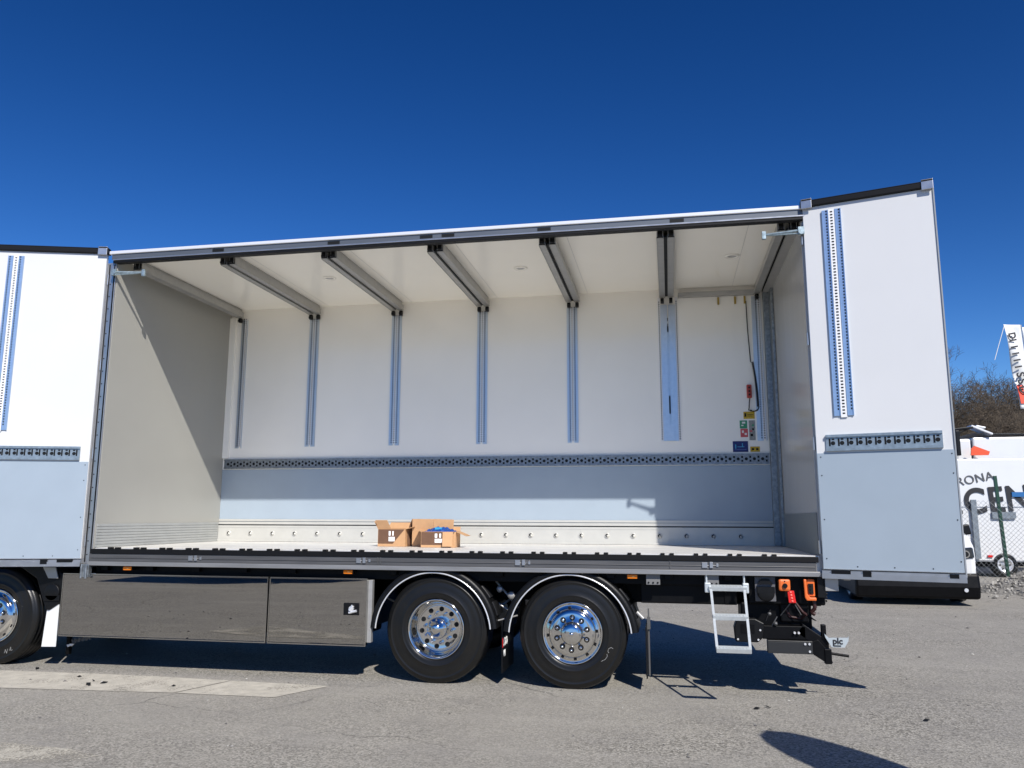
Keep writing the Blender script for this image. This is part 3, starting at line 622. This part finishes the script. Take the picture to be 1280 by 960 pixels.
for a, b in ((6.085, .49), (6.122, .49), (6.122, .425), (6.0, .585), (6.035, .585)):
    m = MB(); m.tube((a, -.032, b), (a, -.019 if b < .5 else .001, b), .0105); m.build('bolt_head', steelw, ub)
m = MB(); m.box(5.72, 6.10, .0, .3, .52, .64); m.beam((6.05, .05, .62), (6.27, .05, .47), .1, .10); m.prism([(6.12, .50), (6.2, .53), (6.26, .46), (6.32, .33), (6.26, .33), (6.15, .40), (6.12, .41)], -.01, .07)
m.beam((5.95, .15, .72), (6.2, .15, .52), .05, .07); m.box(6.25, 6.31, -.02, .04, .32, .45); m.box(6.235, 6.275, -.01, .05, .53, .66); m.prism([(6.0, .80), (6.08, .78), (6.22, .68), (6.20, .68), (6.10, .73), (6.0, .74)], .1, .16)
m.tube((6.3, .02, .41), (6.46, .02, .39), .012); m.tube((5.75, -.03, .68), (5.80, .0, .78), .01); m.build('coupling', black, T, bev=.006)
m = MB(); m.box(5.95, 6.30, .9, 1.6, .45, .75); m.box(6.2, 6.33, .2, 2.3, .40, .52); m.build('towbar', black, T, bev=.01)
m = MB(); m.prism([(6.26, .555), (6.255, .585), (6.29, .55), (6.45, .555), (6.46, .57), (6.455, .525), (6.42, .47), (6.31, .47)], -.03, -.015)
pl = m.build('maker_plate', mat('plate_silver', (.45, .5, .52), .4, metal=.3), T)
text('plate_lettering', 'plc', .075, txt_m, pl, facing((6.32, -.0325, .50)), offset=.002)
m = MB(); m.box(6.33, 6.39, -.0335, -.031, .478, .488); m.build('plate_small_print', dark, pl)
hg = mat('hose_grey', (.12, .12, .12), .4, metal=.4)
for a, b in (((5.98, .02, .84), (5.90, .1, .72)), ((6.02, .0, .83), (6.07, .02, .74)), ((5.86, .02, .72), (5.80, .02, .62))):
    m = MB(); m.tube(a, b, .005); m.build('air_hose', hg, T)
for a in ((5.79, .0, .745), (5.84, .0, .66)):
    m = MB(); m.lathe([(.018, 0), (.016, .02), (0, .025)], a, 12); m.build('air_coupling', hg, T)
m = MB()
pts = [(6.02, .05, .86), (6.09, .04, .76), (6.12, .05, .74), (6.08, .1, .70), (5.98, .1, .71), (5.95, .1, .78)]
rh = mat('dark_red_hose', (.03, .006, .005), .5)
m.path(pts, .012); m.build('red_hose', rh, T)
m = MB(); m.path([(6.19, .05, .87), (6.2, .05, .8), (6.17, .07, .76), (6.2, .07, .74)], .018); m.build('red_hose', rh, T)
m = MB(); m.box(6.22, 6.29, -.03, .03, .90, 1.08); 
for k in range(7): m.box(6.29, 6.32-k*.004, -.02, .03, 1.04-k*.03, 1.058-k*.03)
m.build('bump_stop', blackp, T, bev=.003)
m = MB(); m.box(6.26, 6.40, -.03, .03, .96, 1.10); m.build('tail_bracket', alu_dull, T, bev=.004)
# tail lift platform folded against the rear
m = MB(); m.box(XR+.2, XR+.27, .06, W-.06, 1.05, 3.1); m.build('tail_lift_platform', alu_dull, T, bev=.01)
m = MB(); m.box(XR+.061, XR+.12, .0, W+.02, 1.1, 4.6); m.build('rear_door', white, T)

# ------------------------------------------------------------------ cartons on the load floor
CG = 'open cardboard cartons on the load floor'
def flap(par, a, b, dirv, ln, mm=card):
    a = Vector(a); b = Vector(b); d = Vector(dirv).normalized()*ln; e = (b-a)*.04
    m = MB(); m.poly([a, b, b+d-e, a+d+e]); return m.build('flap', mm, par, solid=.005)
def carton(x0, y0, wx, wy, h, rz, label, front_dark, cut):
    z0 = ZF+.002; c = thing('carton', label, 'cardboard box', (x0+wx/2, y0+wy/2, z0), CG); cx, cy = x0+wx/2, y0+wy/2
    def xf(v):
        dx, dy = v[0]-cx, v[1]-cy; return (cx+dx*math.cos(rz)-dy*math.sin(rz), cy+dx*math.sin(rz)+dy*math.cos(rz), v[2])
    t = .006; m = MB(xf); z1 = z0+h
    m.box(x0, x0+wx, y0, y0+wy, z0, z0+t); m.box(x0, x0+wx, y0, y0+t, z0+t, z1); m.box(x0, x0+wx, y0+wy-t, y0+wy, z0+t, z1); m.box(x0, x0+t, y0+t, y0+wy-t, z0+t, z1); m.box(x0+wx-t, x0+wx, y0+t, y0+wy-t, z0+t, z1)
    m.build('carton_wall', card, c)
    if front_dark:
        f = cut; m = MB(xf); m.prism([(x0+.004, z0+h*.16), (x0+wx*(1-f), z0+h*.16), (x0+wx*.97, z1-.004), (x0+.004, z1-.004)], y0-.002, y0-.0003); m.build('printed_panel', card_in, c)
        m = MB(xf); m.box(x0+wx*.40, x0+wx*.62, y0-.004, y0-.0022, z0+h*.3, z0+h*.55); m.build('shipping_label', paper, c)
        m = MB(xf); m.box(x0+wx*.40, x0+wx*.47, y0-.004, y0-.0022, z0+h*.62, z0+h*.88); m.build('printed_mark', paper, c)
        m = MB(xf); m.box(x0+wx*.53, x0+wx*.58, y0-.004, y0-.0022, z0+h*.62, z0+h*.88); m.build('printed_mark', paper, c)
    return c, xf, z1
c1, f1, zt = carton(1.57, 1.15, .34, .30, .20, R(-3), 'leftmost open carton with one flap standing up, small and dark printed', True, .45)
flap(c1, f1((1.57, 1.15, zt)), f1((1.57, 1.45, zt)), (-.45, -.25, .9), .10); flap(c1, f1((1.57, 1.45, zt)), f1((1.91, 1.45, zt)), (.0, .5, .5), .1); flap(c1, f1((1.57, 1.16, zt)), f1((1.73, 1.16, zt)), (-.25, -.4, .85), .115)
flap(c1, f1((1.91, 1.15, zt)), f1((1.91, 1.45, zt)), (.9, 0, .25), .1)
z0 = ZF+.002
c2 = thing('carton', 'tallest plain brown carton between the two smaller open ones', 'cardboard box', (2.1, 1.35, z0), CG)
m = MB(); m.box(1.965, 2.22, 1.2, 1.5, z0, z0+.315); m.build('carton_wall', card, c2, bev=.002)
m = MB(); m.grid(lambda u, v: (1.963-.065*math.sin(v*1.2)**2*0-.07*(1-v)*.6-.03*math.sin(v*3.1), 1.205+.28*u, z0+.315*v), 2, 8); m.build('flap', card_in, c2, solid=.005)
m = MB(); m.poly([(2.20, 1.21, z0+.315), (2.44, 1.30, z0+.31), (2.42, 1.31, z0+.02), (2.20, 1.21, z0+.02)]); m.build('flap', card, c2, solid=.005)
m = MB(); m.box(2.10, 2.18, 1.196, 1.1985, z0+.1, z0+.175); m.build('shipping_label', paper, c2)
c3, f3, zt = carton(2.13, 1.0, .40, .28, .175, R(4), 'rightmost open carton with spread flaps, filled with blue plastic', True, .35)
flap(c3, f3((2.53, 1.0, zt)), f3((2.53, 1.28, zt)), (.75, -.35, -.25), .16); flap(c3, f3((2.50, .995, zt-.003)), f3((2.38, .995, zt-.003)), (.05, -.35, -1), .17)
flap(c3, f3((2.13, 1.28, zt)), f3((2.53, 1.28, zt)), (0, .6, .4), .09); flap(c3, f3((2.13, 1.0, zt)), f3((2.13, 1.28, zt)), (-.9, -.1, .35), .07)
m = MB()
def lump(u, v):
    r = math.sin(u*math.pi)*math.sin(v*math.pi); return (2.15+.36*u, 1.02+.24*v, ZF+.15+.07*r**.5+.018*math.sin(u*19+v*7)*math.sin(v*13-u*5)*(r > .05))
m.grid(lump, 22, 16); m.mi = 1; m.box(2.28, 2.36, 1.06, 1.10, ZF+.2, ZF+.225)
tag(m.build('plastic_bag', [cloth_b, cyan]), 'crumpled blue plastic bag bulging out of the rightmost carton', 'bag')

# ------------------------------------------------------------------ white van behind the tail
vp = Vector((9.45, 8.75, 0)); va = R(-1)   # front centre
V = thing('parked_van', 'white van with black bumper, mostly hidden behind the open tail door', 'van', vp)
head = math.atan2(4.9151867-vp.x, -(-7.9575-vp.y))  # direction towards the viewer
hd = Vector((4.915-9.45, -7.957-8.75, 0)).normalized(); ang = R(14); hd = Vector((hd.x*math.cos(ang)-hd.y*math.sin(ang), hd.x*math.sin(ang)+hd.y*math.cos(ang), 0))
sd = Vector((-hd.y, hd.x, 0))
def vxf(v): return (vp.x+hd.x*v[0]+sd.x*v[1], vp.y+hd.y*v[0]+sd.y*v[1], v[2])
hw = 1.05
def vprism(pts, a, b): 
    m = MB(vxf); return m.prism([(p[0], p[1]) for p in pts], a, b)
m = vprism([(0, .36), (.03, .9), (-.02, 1.12), (-.25, 1.3), (-.9, 1.45), (-5.2, 1.45), (-5.25, .5), (-5.1, .36)], -hw, hw); m.build('body', paint_w, V, bev=.12)
m = vprism([(-.85, 1.40), (-1.75, 2.3), (-2.1, 2.42), (-5.15, 2.42), (-5.2, 1.40)], -hw+.14, hw-.14); m.build('roof', paint_w, V, bev=.12)
m = vprism([(.06, .13), (.10, .35), (.06, .60), (-.5, .60), (-.6, .2), (-.5, .13)], -hw-.06, hw+.01); m.build('bumper', black, V, bev=.05)
m = vprism([(-.5, .16), (-.5, .70), (-5.2, .70), (-5.2, .18)], -hw-.03, hw+.008); m.build('side_sill', black, V, bev=.04)
m = MB(vxf); m.add([(-.93, -hw+.25, 1.5), (-.93, hw-.25, 1.5), (-1.70, hw-.3, 2.27), (-1.70, -hw+.3, 2.27)], [(0, 1, 2, 3)]); m.build('windscreen', glass, V, solid=.03)
for s in (-1, 1):
    m = MB(vxf); q = s*(hw-.2)
    m.beam((-.0, q-.15, .95), (-.0, q+.15, .98), .12, .2); hl = m.build('headlight', glass, V, bev=.03)
    m = MB(vxf); m.tube((.045, q, .95), (.075, q, .95), .075, .07, 20); m.mi = 1; m.tube((.07, q, .95), (.085, q, .95), .05, .05, 16); m.build('lamp_ring', [chrome, dark], hl)
    m = MB(vxf); m.beam((-1.0, s*(hw-.1), 1.38), (-.96, s*(hw+.06), 1.38), .06, .05); m.beam((-.97, s*(hw-.0), 1.36), (-.97, s*(hw+.22), 1.40), .14, .2); m.build('wing_mirror', blackp, V, bev=.03)
    if s > 0: m = MB(vxf); m.tube((.09, s*.8, .3), (.112, s*.8, .3), .035, n=16); m.build('fog_lamp', steelw, V)
    for xx in (-.95, -4.2):
        m = MB(vxf)
        n = 28; c0 = (xx, s*(hw-.02)); vs = []
        for r_, d_ in ((.0, .0), (.2, .0), (.22, .02), (.34, .02), (.35, -.2), (0, -.2)):
            vs += [(c0[0]+r_*math.cos(2*math.pi*i/n), c0[1]+s*d_, .35+r_*math.sin(2*math.pi*i/n)) for i in range(n)]
        m.add(vs, [(j*n+i, (j+1)*n+i, (j+1)*n+(i+1) % n, j*n+(i+1) % n) for j in range(5) for i in range(n)], True); m.build('wheel', rubber, V)
m = MB(vxf); m.box(.08, .1, -.6, .6, .55, .8); m.build('grille', blackp, V)

shadow_van = copy_tree(V); shadow_van.location = (-2.7, -13.2, 0); shadow_van.rotation_euler[2] = R(95)  # van copy added out of view; its shadow darkens the skirt reflections
shadow_van['label'] = 'unseen white van added behind the viewer, its shadow reflected in the truck skirts'
# ------------------------------------------------------------------ lettered box trailer, lorry behind it
B = thing('box_trailer', 'white lettered box trailer standing behind the chain link fence', 'trailer', (15.2, 18, 0))
m = MB(); m.box(12.2, 18.2, 17.0, 19.0, .42, 3.27); m.build('body', paint_w, B, bev=.03)
m = MB(); m.box(12.2, 18.2, 16.985, 17.0, 1.92-.005, 1.93); m.box(12.2, 18.2, 16.985, 16.999, .42, .46); m.build('panel_joint', alu, B)
m = MB(); m.box(12.5, 18, 17.1, 18.9, .3, .42); m.build('chassis_frame', black, B)
text('thin_lettering', 'RONA', .34, ink, B, facing((12.93, 16.98, 2.50), R(11)), label='thin grey letters reading RONA', spacing=1.05)
text('bold_lettering', '.CEN', .98, txt_m, B, facing((12.86, 16.975, 1.72), R(4)), offset=.022, label='bold black letters reading .CEN', sx=.86, spacing=1.08)
m = MB(); m.box(13.22, 13.36, 16.9, 16.96, .5, 2.12); m.build('side_post', mat('slate_grey', (.16, .19, .22), .5), B)
m = MB(); m.box(13.75, 14.35, 16.93, 16.975, 1.60, 1.78); m.build('side_plate', mat('slate_plate', (.17, .2, .23), .5), B)
m = MB(); m.box(14.3, 14.8, 16.94, 16.97, 2.2, 2.33); bl = m.build('blue_sticker', mat('mid_blue', (.02, .12, .32), .4), B)
m = MB(); m.box(13.55, 13.68, 16.96, 16.99, .54, .60); m.build('side_lamp', red, B)
for k, xx in enumerate((13.98, 14.95)):
    m = MB(); m.lathe([(.2, 0), (.22, .02), (.30, .02), (.335, -.02), (.335, -.2), (0, -.2)], (xx, 17.0, .335), 32); tw = m.build('wheel', rubber, B)
    m = MB(); m.lathe([(.2, .0), (.205, .015), (.18, .01), (.16, -.03), (.07, -.02), (.06, .02), (0, .03)], (xx, 16.995, .335), 28); m.mi = 1
    for i in range(6): m.lathe([(.025, 0), (0, 0)], (xx+.12*math.cos(i*1.047), 16.995+.018, .335+.12*math.sin(i*1.047)), 8)
    m.build('rim', [steelw, dark], tw)
LR = thing('parked_lorry', 'white lorry with a raised roof deflector, behind the lettered trailer', 'truck', (16, 23.5, 0))
m = MB(); m.grid(lambda u, v: (15.15+5*u, 22+2.4*v, 4.48-.10*u-.35*max(0, u-.2)**2), 8, 2); m.box(15.15, 20, 22, 24.4, 1.0, 4.33); m.build('body', paint_w, LR, bev=.05)
m = MB(); m.box(14.62, 15.14, 22.1, 24.3, 1.0, 4.30); cb = m.build('cab', paint_w, LR, bev=.08)
m = MB(); m.box(14.2, 14.6, 22.0, 24.3, 1.2, 4.1); m.build('windscreen', glass, cb)
m = MB(); m.beam((15.1, 22.1, 4.72), (15.75, 22.1, 4.42), .5, .07); m.beam((15.3, 22.3, 4.73), (15.6, 22.3, 4.66), .6, .05); m.build('roof_deflector', paint_w, LR, bev=.02)
m = MB(); m.beam((14.4, 21.9, 4.58), (15.15, 21.9, 4.66), .12, .08); m.box(14.35, 14.50, 21.8, 21.95, 3.5, 4.5); m.box(14.55, 14.68, 21.75, 21.9, 3.7, 4.55); m.beam((14.3, 21.9, 4.3), (15.0, 21.9, 4.62), .05, .05); m.build('mirror_arm', blackp, LR, bev=.02)
m = MB(); m.prism([(14.98, 3.92), (15.08, 4.02), (15.55, 3.82), (15.5, 3.7), (14.95, 3.7)], 21.7, 21.75); m.build('orange_panel', mat('orange_red', (.7, .09, .03), .4), LR)
for xx in (15.2, 18.6):
    m = MB(); m.lathe([(0, 0), (.3, 0), (.32, .02), (.5, .0), (.5, -.3), (0, -.3)], (xx, 22.1, .5), 28); m.build('wheel', rubber, LR)

# ------------------------------------------------------------------ fence
F = thing('chain_link_fence', 'chain link fence on dark green posts in front of the lettered trailer', 'fence', (14, 13, 0))
FX0, FX1, FY, FH = 11.0, 20.0, 13.0, 2.02
for k, xx in enumerate((12.58, 15.6, 18.6)):
    m = MB(); m.beam((xx, FY, 0), (xx-.10, FY, 2.6), .07, .07, (0, 1, 0)); m.build('post', post_g, F, bev=.006)
m = MB(); s = .075; r = .0035
k = FX0-FH
while k < FX1:
    a = max(k, FX0); b = min(k+FH, FX1)
    if b-a > .05: m.tube((a, FY-.05, a-k), (b, FY-.05, b-k), r, r, 3, False)
    a = max(k, FX0); b = min(k+FH, FX1)
    if b-a > .05: m.tube((a, FY-.055, FH-(a-k)), (b, FY-.055, FH-(b-k)), r, r, 3, False)
    k += s*1.414
m.build('wire_mesh', wire, F)

# ------------------------------------------------------------------ gravel heap
def gmound(x, y):
    dx, dy = (x-15.4)/3.9, (y-12.1)/1.75; r = math.sqrt(dx*dx+dy*dy); h = max(0, 1-r)
    return 1.25*h**.9+.05*math.sin(x*5.1+y*3)*min(1, h*4)+.03*math.sin(x*13-y*11)*min(1, h*4)-.02
m = MB(); m.grid(lambda u, v: (11.4+8*u, 10.2+3.8*v, gmound(11.4+8*u, 10.2+3.8*v)), 120, 60)
rng = random.Random(3)
for i in range(3600):
    x = rng.uniform(11.3, 17.0); y = rng.uniform(10.3, 13.6); h = gmound(x, y)
    if h < -.01 and rng.random() > .10: continue
    s_ = rng.uniform(.012, .045); h = max(h, 0); m.mi = rng.choice((1, 1, 2, 3))
    ax = [Vector((rng.gauss(0, 1), rng.gauss(0, 1), rng.gauss(0, 1))).normalized()*s_*rng.uniform(.7, 1.3) for _ in range(3)]; c = Vector((x, y, h+s_*.3))
    m.add([c+ax[0], c-ax[0], c+ax[1], c-ax[1], c+ax[2], c-ax[2]], [(0, 2, 4), (2, 1, 4), (1, 3, 4), (3, 0, 4), (2, 0, 5), (1, 2, 5), (3, 1, 5), (0, 3, 5)], False)
gm = [mat('gravel', (.24, .23, .21), .9, noise=.6, nscale=18, bump=.9, bscale=30), mat('stone_grey', (.27, .26, .24), .9), mat('stone_dark', (.12, .115, .11), .9), mat('stone_pale', (.40, .385, .35), .9)]
tag(m.build('gravel_heap', gm), 'grey gravel heap at the foot of the chain link fence', 'gravel', kind='stuff')
# loose grit on the asphalt
m = MB()
for i in range(900):
    x = rng.uniform(-5, 12); y = rng.uniform(-5.5, 7)
    s_ = abs(rng.gauss(0, .006))+.003; m.mi = rng.choice((0, 1, 2)); c = Vector((x, y, s_*.4)); a = rng.random()*6.28
    p = [Vector((math.cos(a)*s_*1.4, math.sin(a)*s_*1.4, 0)), Vector((-math.sin(a)*s_, math.cos(a)*s_, 0)), Vector((0, 0, s_*.7))]
    m.add([c+p[0], c-p[0], c+p[1], c-p[1], c+p[2], c-p[2]], [(0, 2, 4), (2, 1, 4), (1, 3, 4), (3, 0, 4), (2, 0, 5), (1, 2, 5), (3, 1, 5), (0, 3, 5)], False)
tag(m.build('loose_grit', gm[1:]), 'loose stone grit scattered over the asphalt', 'grit', kind='stuff')
# leaf litter by the marking
m = MB()
for x, y, s_ in ((-.72, -.55, .03), (-.55, -.62, .04), (-.66, -.70, .05), (-.62, -.74, .04), (-1.0, -.4, .025), (.2, -.62, .02), (5.6, -.45, .03), (5.7, -.38, .035), (6.9, -.6, .03), (-1.75, -.1, .04)):
    a = rng.random()*3; m.poly([(x+s_*math.cos(a), y+s_*math.sin(a), .012), (x-s_*.4*math.sin(a), y+s_*.4*math.cos(a), .02), (x-s_*math.cos(a), y-s_*math.sin(a), .01), (x+s_*.4*math.sin(a), y-s_*.4*math.cos(a), .006)])
tag(m.build('dry_leaves', dark, solid=.004), 'few dark dry leaf scraps on the asphalt before the truck', 'leaves', kind='stuff')

# ------------------------------------------------------------------ flags
FL = thing('feather_flag', 'tall white flag with dark vertical letters and a red patch, above the fence', 'flag', (12.97, 12, 0))
m = MB(); m.tube((13.35, 12, 0), (12.97, 12.0, 6.0), .022, .014, 10); m.build('flagpole', alu, FL)
def fl(u, v):  # u across from pole to free edge, v down
    z = 6.0-1.95*v; px = 12.955+.07*v; w_ = .35-.10*v
    return (px-w_*u, 12+.05*math.sin(v*9+u*3)*u, z-.0+.06*u*(1-v)*.5)
m = MB(); m.grid(fl, 8, 30); m.build('cloth', flapw, FL, solid=.004)
m = MB(); m.grid(lambda u, v: (12.965+.25*v+.09*u, 12.03, 5.95-2.2*v), 2, 20); m.build('cloth', flapw, FL, solid=.004)
for i, chx in enumerate('DIIIIISSD'):
    t_ = text('flag_lettering', chx, .20 if i < 6 else .24, txt_m, FL, facing((12.66+.014*i, 11.93, 5.80-.155*i), R(-80)), offset=.008)
m = MB(); m.grid(lambda u, v: tuple(Vector(fl(.45+.5*u, .72+.22*v))-Vector((0, .035, 0))), 3, 6); m.build('red_patch', mat('flag_red', (.7, .08, .04), .6), FL)
m = MB(); m.path([(12.62, 12, 6.0), (12.45, 12, 5.5), (12.35, 12, 5.2)], .008); m.build('cord', flapw, FL)
# second flag, added out of view on the right for its asphalt shadow
shadow_flag = thing('feather_flag', 'unseen white feather flag added beside the viewer to cast a rounded shadow', 'flag', (7.44, -4.22, 0))
sh = 3.35
m = MB(); m.tube((5.50+.58*sh+.0, -1.0-.96*sh-.03, 0), (5.50+.58*sh+.0, -1.0-.96*sh-.03, 3.0), .02); m.build('flagpole', alu, shadow_flag)
def f2(u, v):
    z = .9+2.3*v; w_ = .30*math.sqrt(max(0, 1-max(0, (v-.6)/.4)**2)); bx = 5.50+.58*sh; by = -1.0-.96*sh
    return (bx+w_*(u-.5)*2*.86, by+w_*(u-.5)*2*.5, z)
m = MB(); m.grid(f2, 8, 24); m.build('cloth', flapw, shadow_flag, solid=.004)

# ------------------------------------------------------------------ bare trees
def tree_mesh(seed, H):
    rg = random.Random(seed); tr = MB(); cr = MB()
    def seg(mb, a, b, r0, r1, n): mb.tube(a, b, r0, r1, n, False)
    def grow(p, d, L, r, lev):
        n = 3 if lev > 1 else 5; k = 4 if lev < 2 else 3; mb = tr if lev == 0 else cr
        pts = [p]; q = p; dd = d.copy(); ra = r
        for i in range(k):
            dd = (dd+Vector((rg.gauss(0, .16), rg.gauss(0, .16), rg.gauss(.03, .12)))).normalized()
            q2 = q+dd*L/k; rb = r*(1-.6*(i+1)/k); seg(mb, q, q2, ra, rb, n); q = q2; ra = rb; pts.append(q)
            if lev < 5:
                nb = (3, 3, 2, 2, 2)[lev]
                if lev == 0 and i == 0: nb = 0
                for _ in range(nb if i else max(0, nb-1)):
                    an = rg.uniform(0, 6.28); u = dd.orthogonal().normalized(); w = dd.cross(u)
                    sp = rg.uniform(.55, 1.05); nd = (dd*math.cos(sp)+(u*math.cos(an)+w*math.sin(an))*math.sin(sp)).normalized(); nd.z += .12
                    grow(q, nd.normalized(), L*rg.uniform(.45, .68), max(rb*.6, .011), lev+1)
    grow(Vector((0, 0, 0)), Vector((0, 0, 1)), H*.62, H*.024, 0)
    return tr, cr
protos = []
for sd_, H in ((11, 12.0), (5, 12.5), (23, 11.5)):
    tr, cr = tree_mesh(sd_, H); mx = max(v.z for v in cr.v); t = thing('bare_tree', 'x', 'tree', (0, 0, 0), 'leafless trees behind the trailer')
    tr.build('trunk', bark, t, origin=(0, 0, 0)); cr.build('crown', bark, t, origin=(0, 0, 0)); protos.append((t, mx))
spots = [(24.0, 50, 13.8), (26.5, 55, 12.6), (28.6, 58, 12.5), (30.6, 56, 12.6), (32.7, 58, 12.9), (34.8, 56, 13.0), (27.6, 66, 13.6), (31.2, 67, 14.0), (35.2, 68, 14), (38.5, 58, 13), (21.0, 56, 12), (17, 58, 12), (12.0, 60, 12.5), (6.5, 60, 12), (42, 62, 13), (25.1, 47, 10.2), (29.6, 49, 9.6), (27.3, 48, 9.4), (31.6, 50, 9.5)]
labs = ['tallest leafless tree, its twigs poking out past the tail door edge']
for i, (x, y, h) in enumerate(spots):
    t, mx = protos[i % 3]; c = t if i < 3 else copy_tree(t)
    c.location = (x, y, 0); sc = h/mx; c.scale = (sc*1.12, sc*1.12, sc); c.rotation_euler[2] = rng.uniform(0, 6.28)
    c['label'] = ('tall leafless brown tree with its twigs against the sky beside the tail door' if i == 0 else 'leafless brown tree in the dense wood line beyond the trailer')
m = MB()
for i in range(4200):
    x = rng.uniform(16, 46); y = rng.uniform(44, 54); z = rng.uniform(0, 4.6)*rng.random()**.4; d = Vector((rng.gauss(0, 1), rng.gauss(0, 1), rng.gauss(.9, .8))).normalized()
    m.tube((x, y, z), Vector((x, y, z))+d*rng.uniform(.5, 1.5), .022, .008, 3, False)
tag(m.build('undergrowth', mat('brush_brown', (.13, .095, .055), .9, noise=.4, nscale=.6, c2=(.06, .05, .035))), 'tangled brown undergrowth beneath the leafless trees', 'shrubs', kind='stuff')
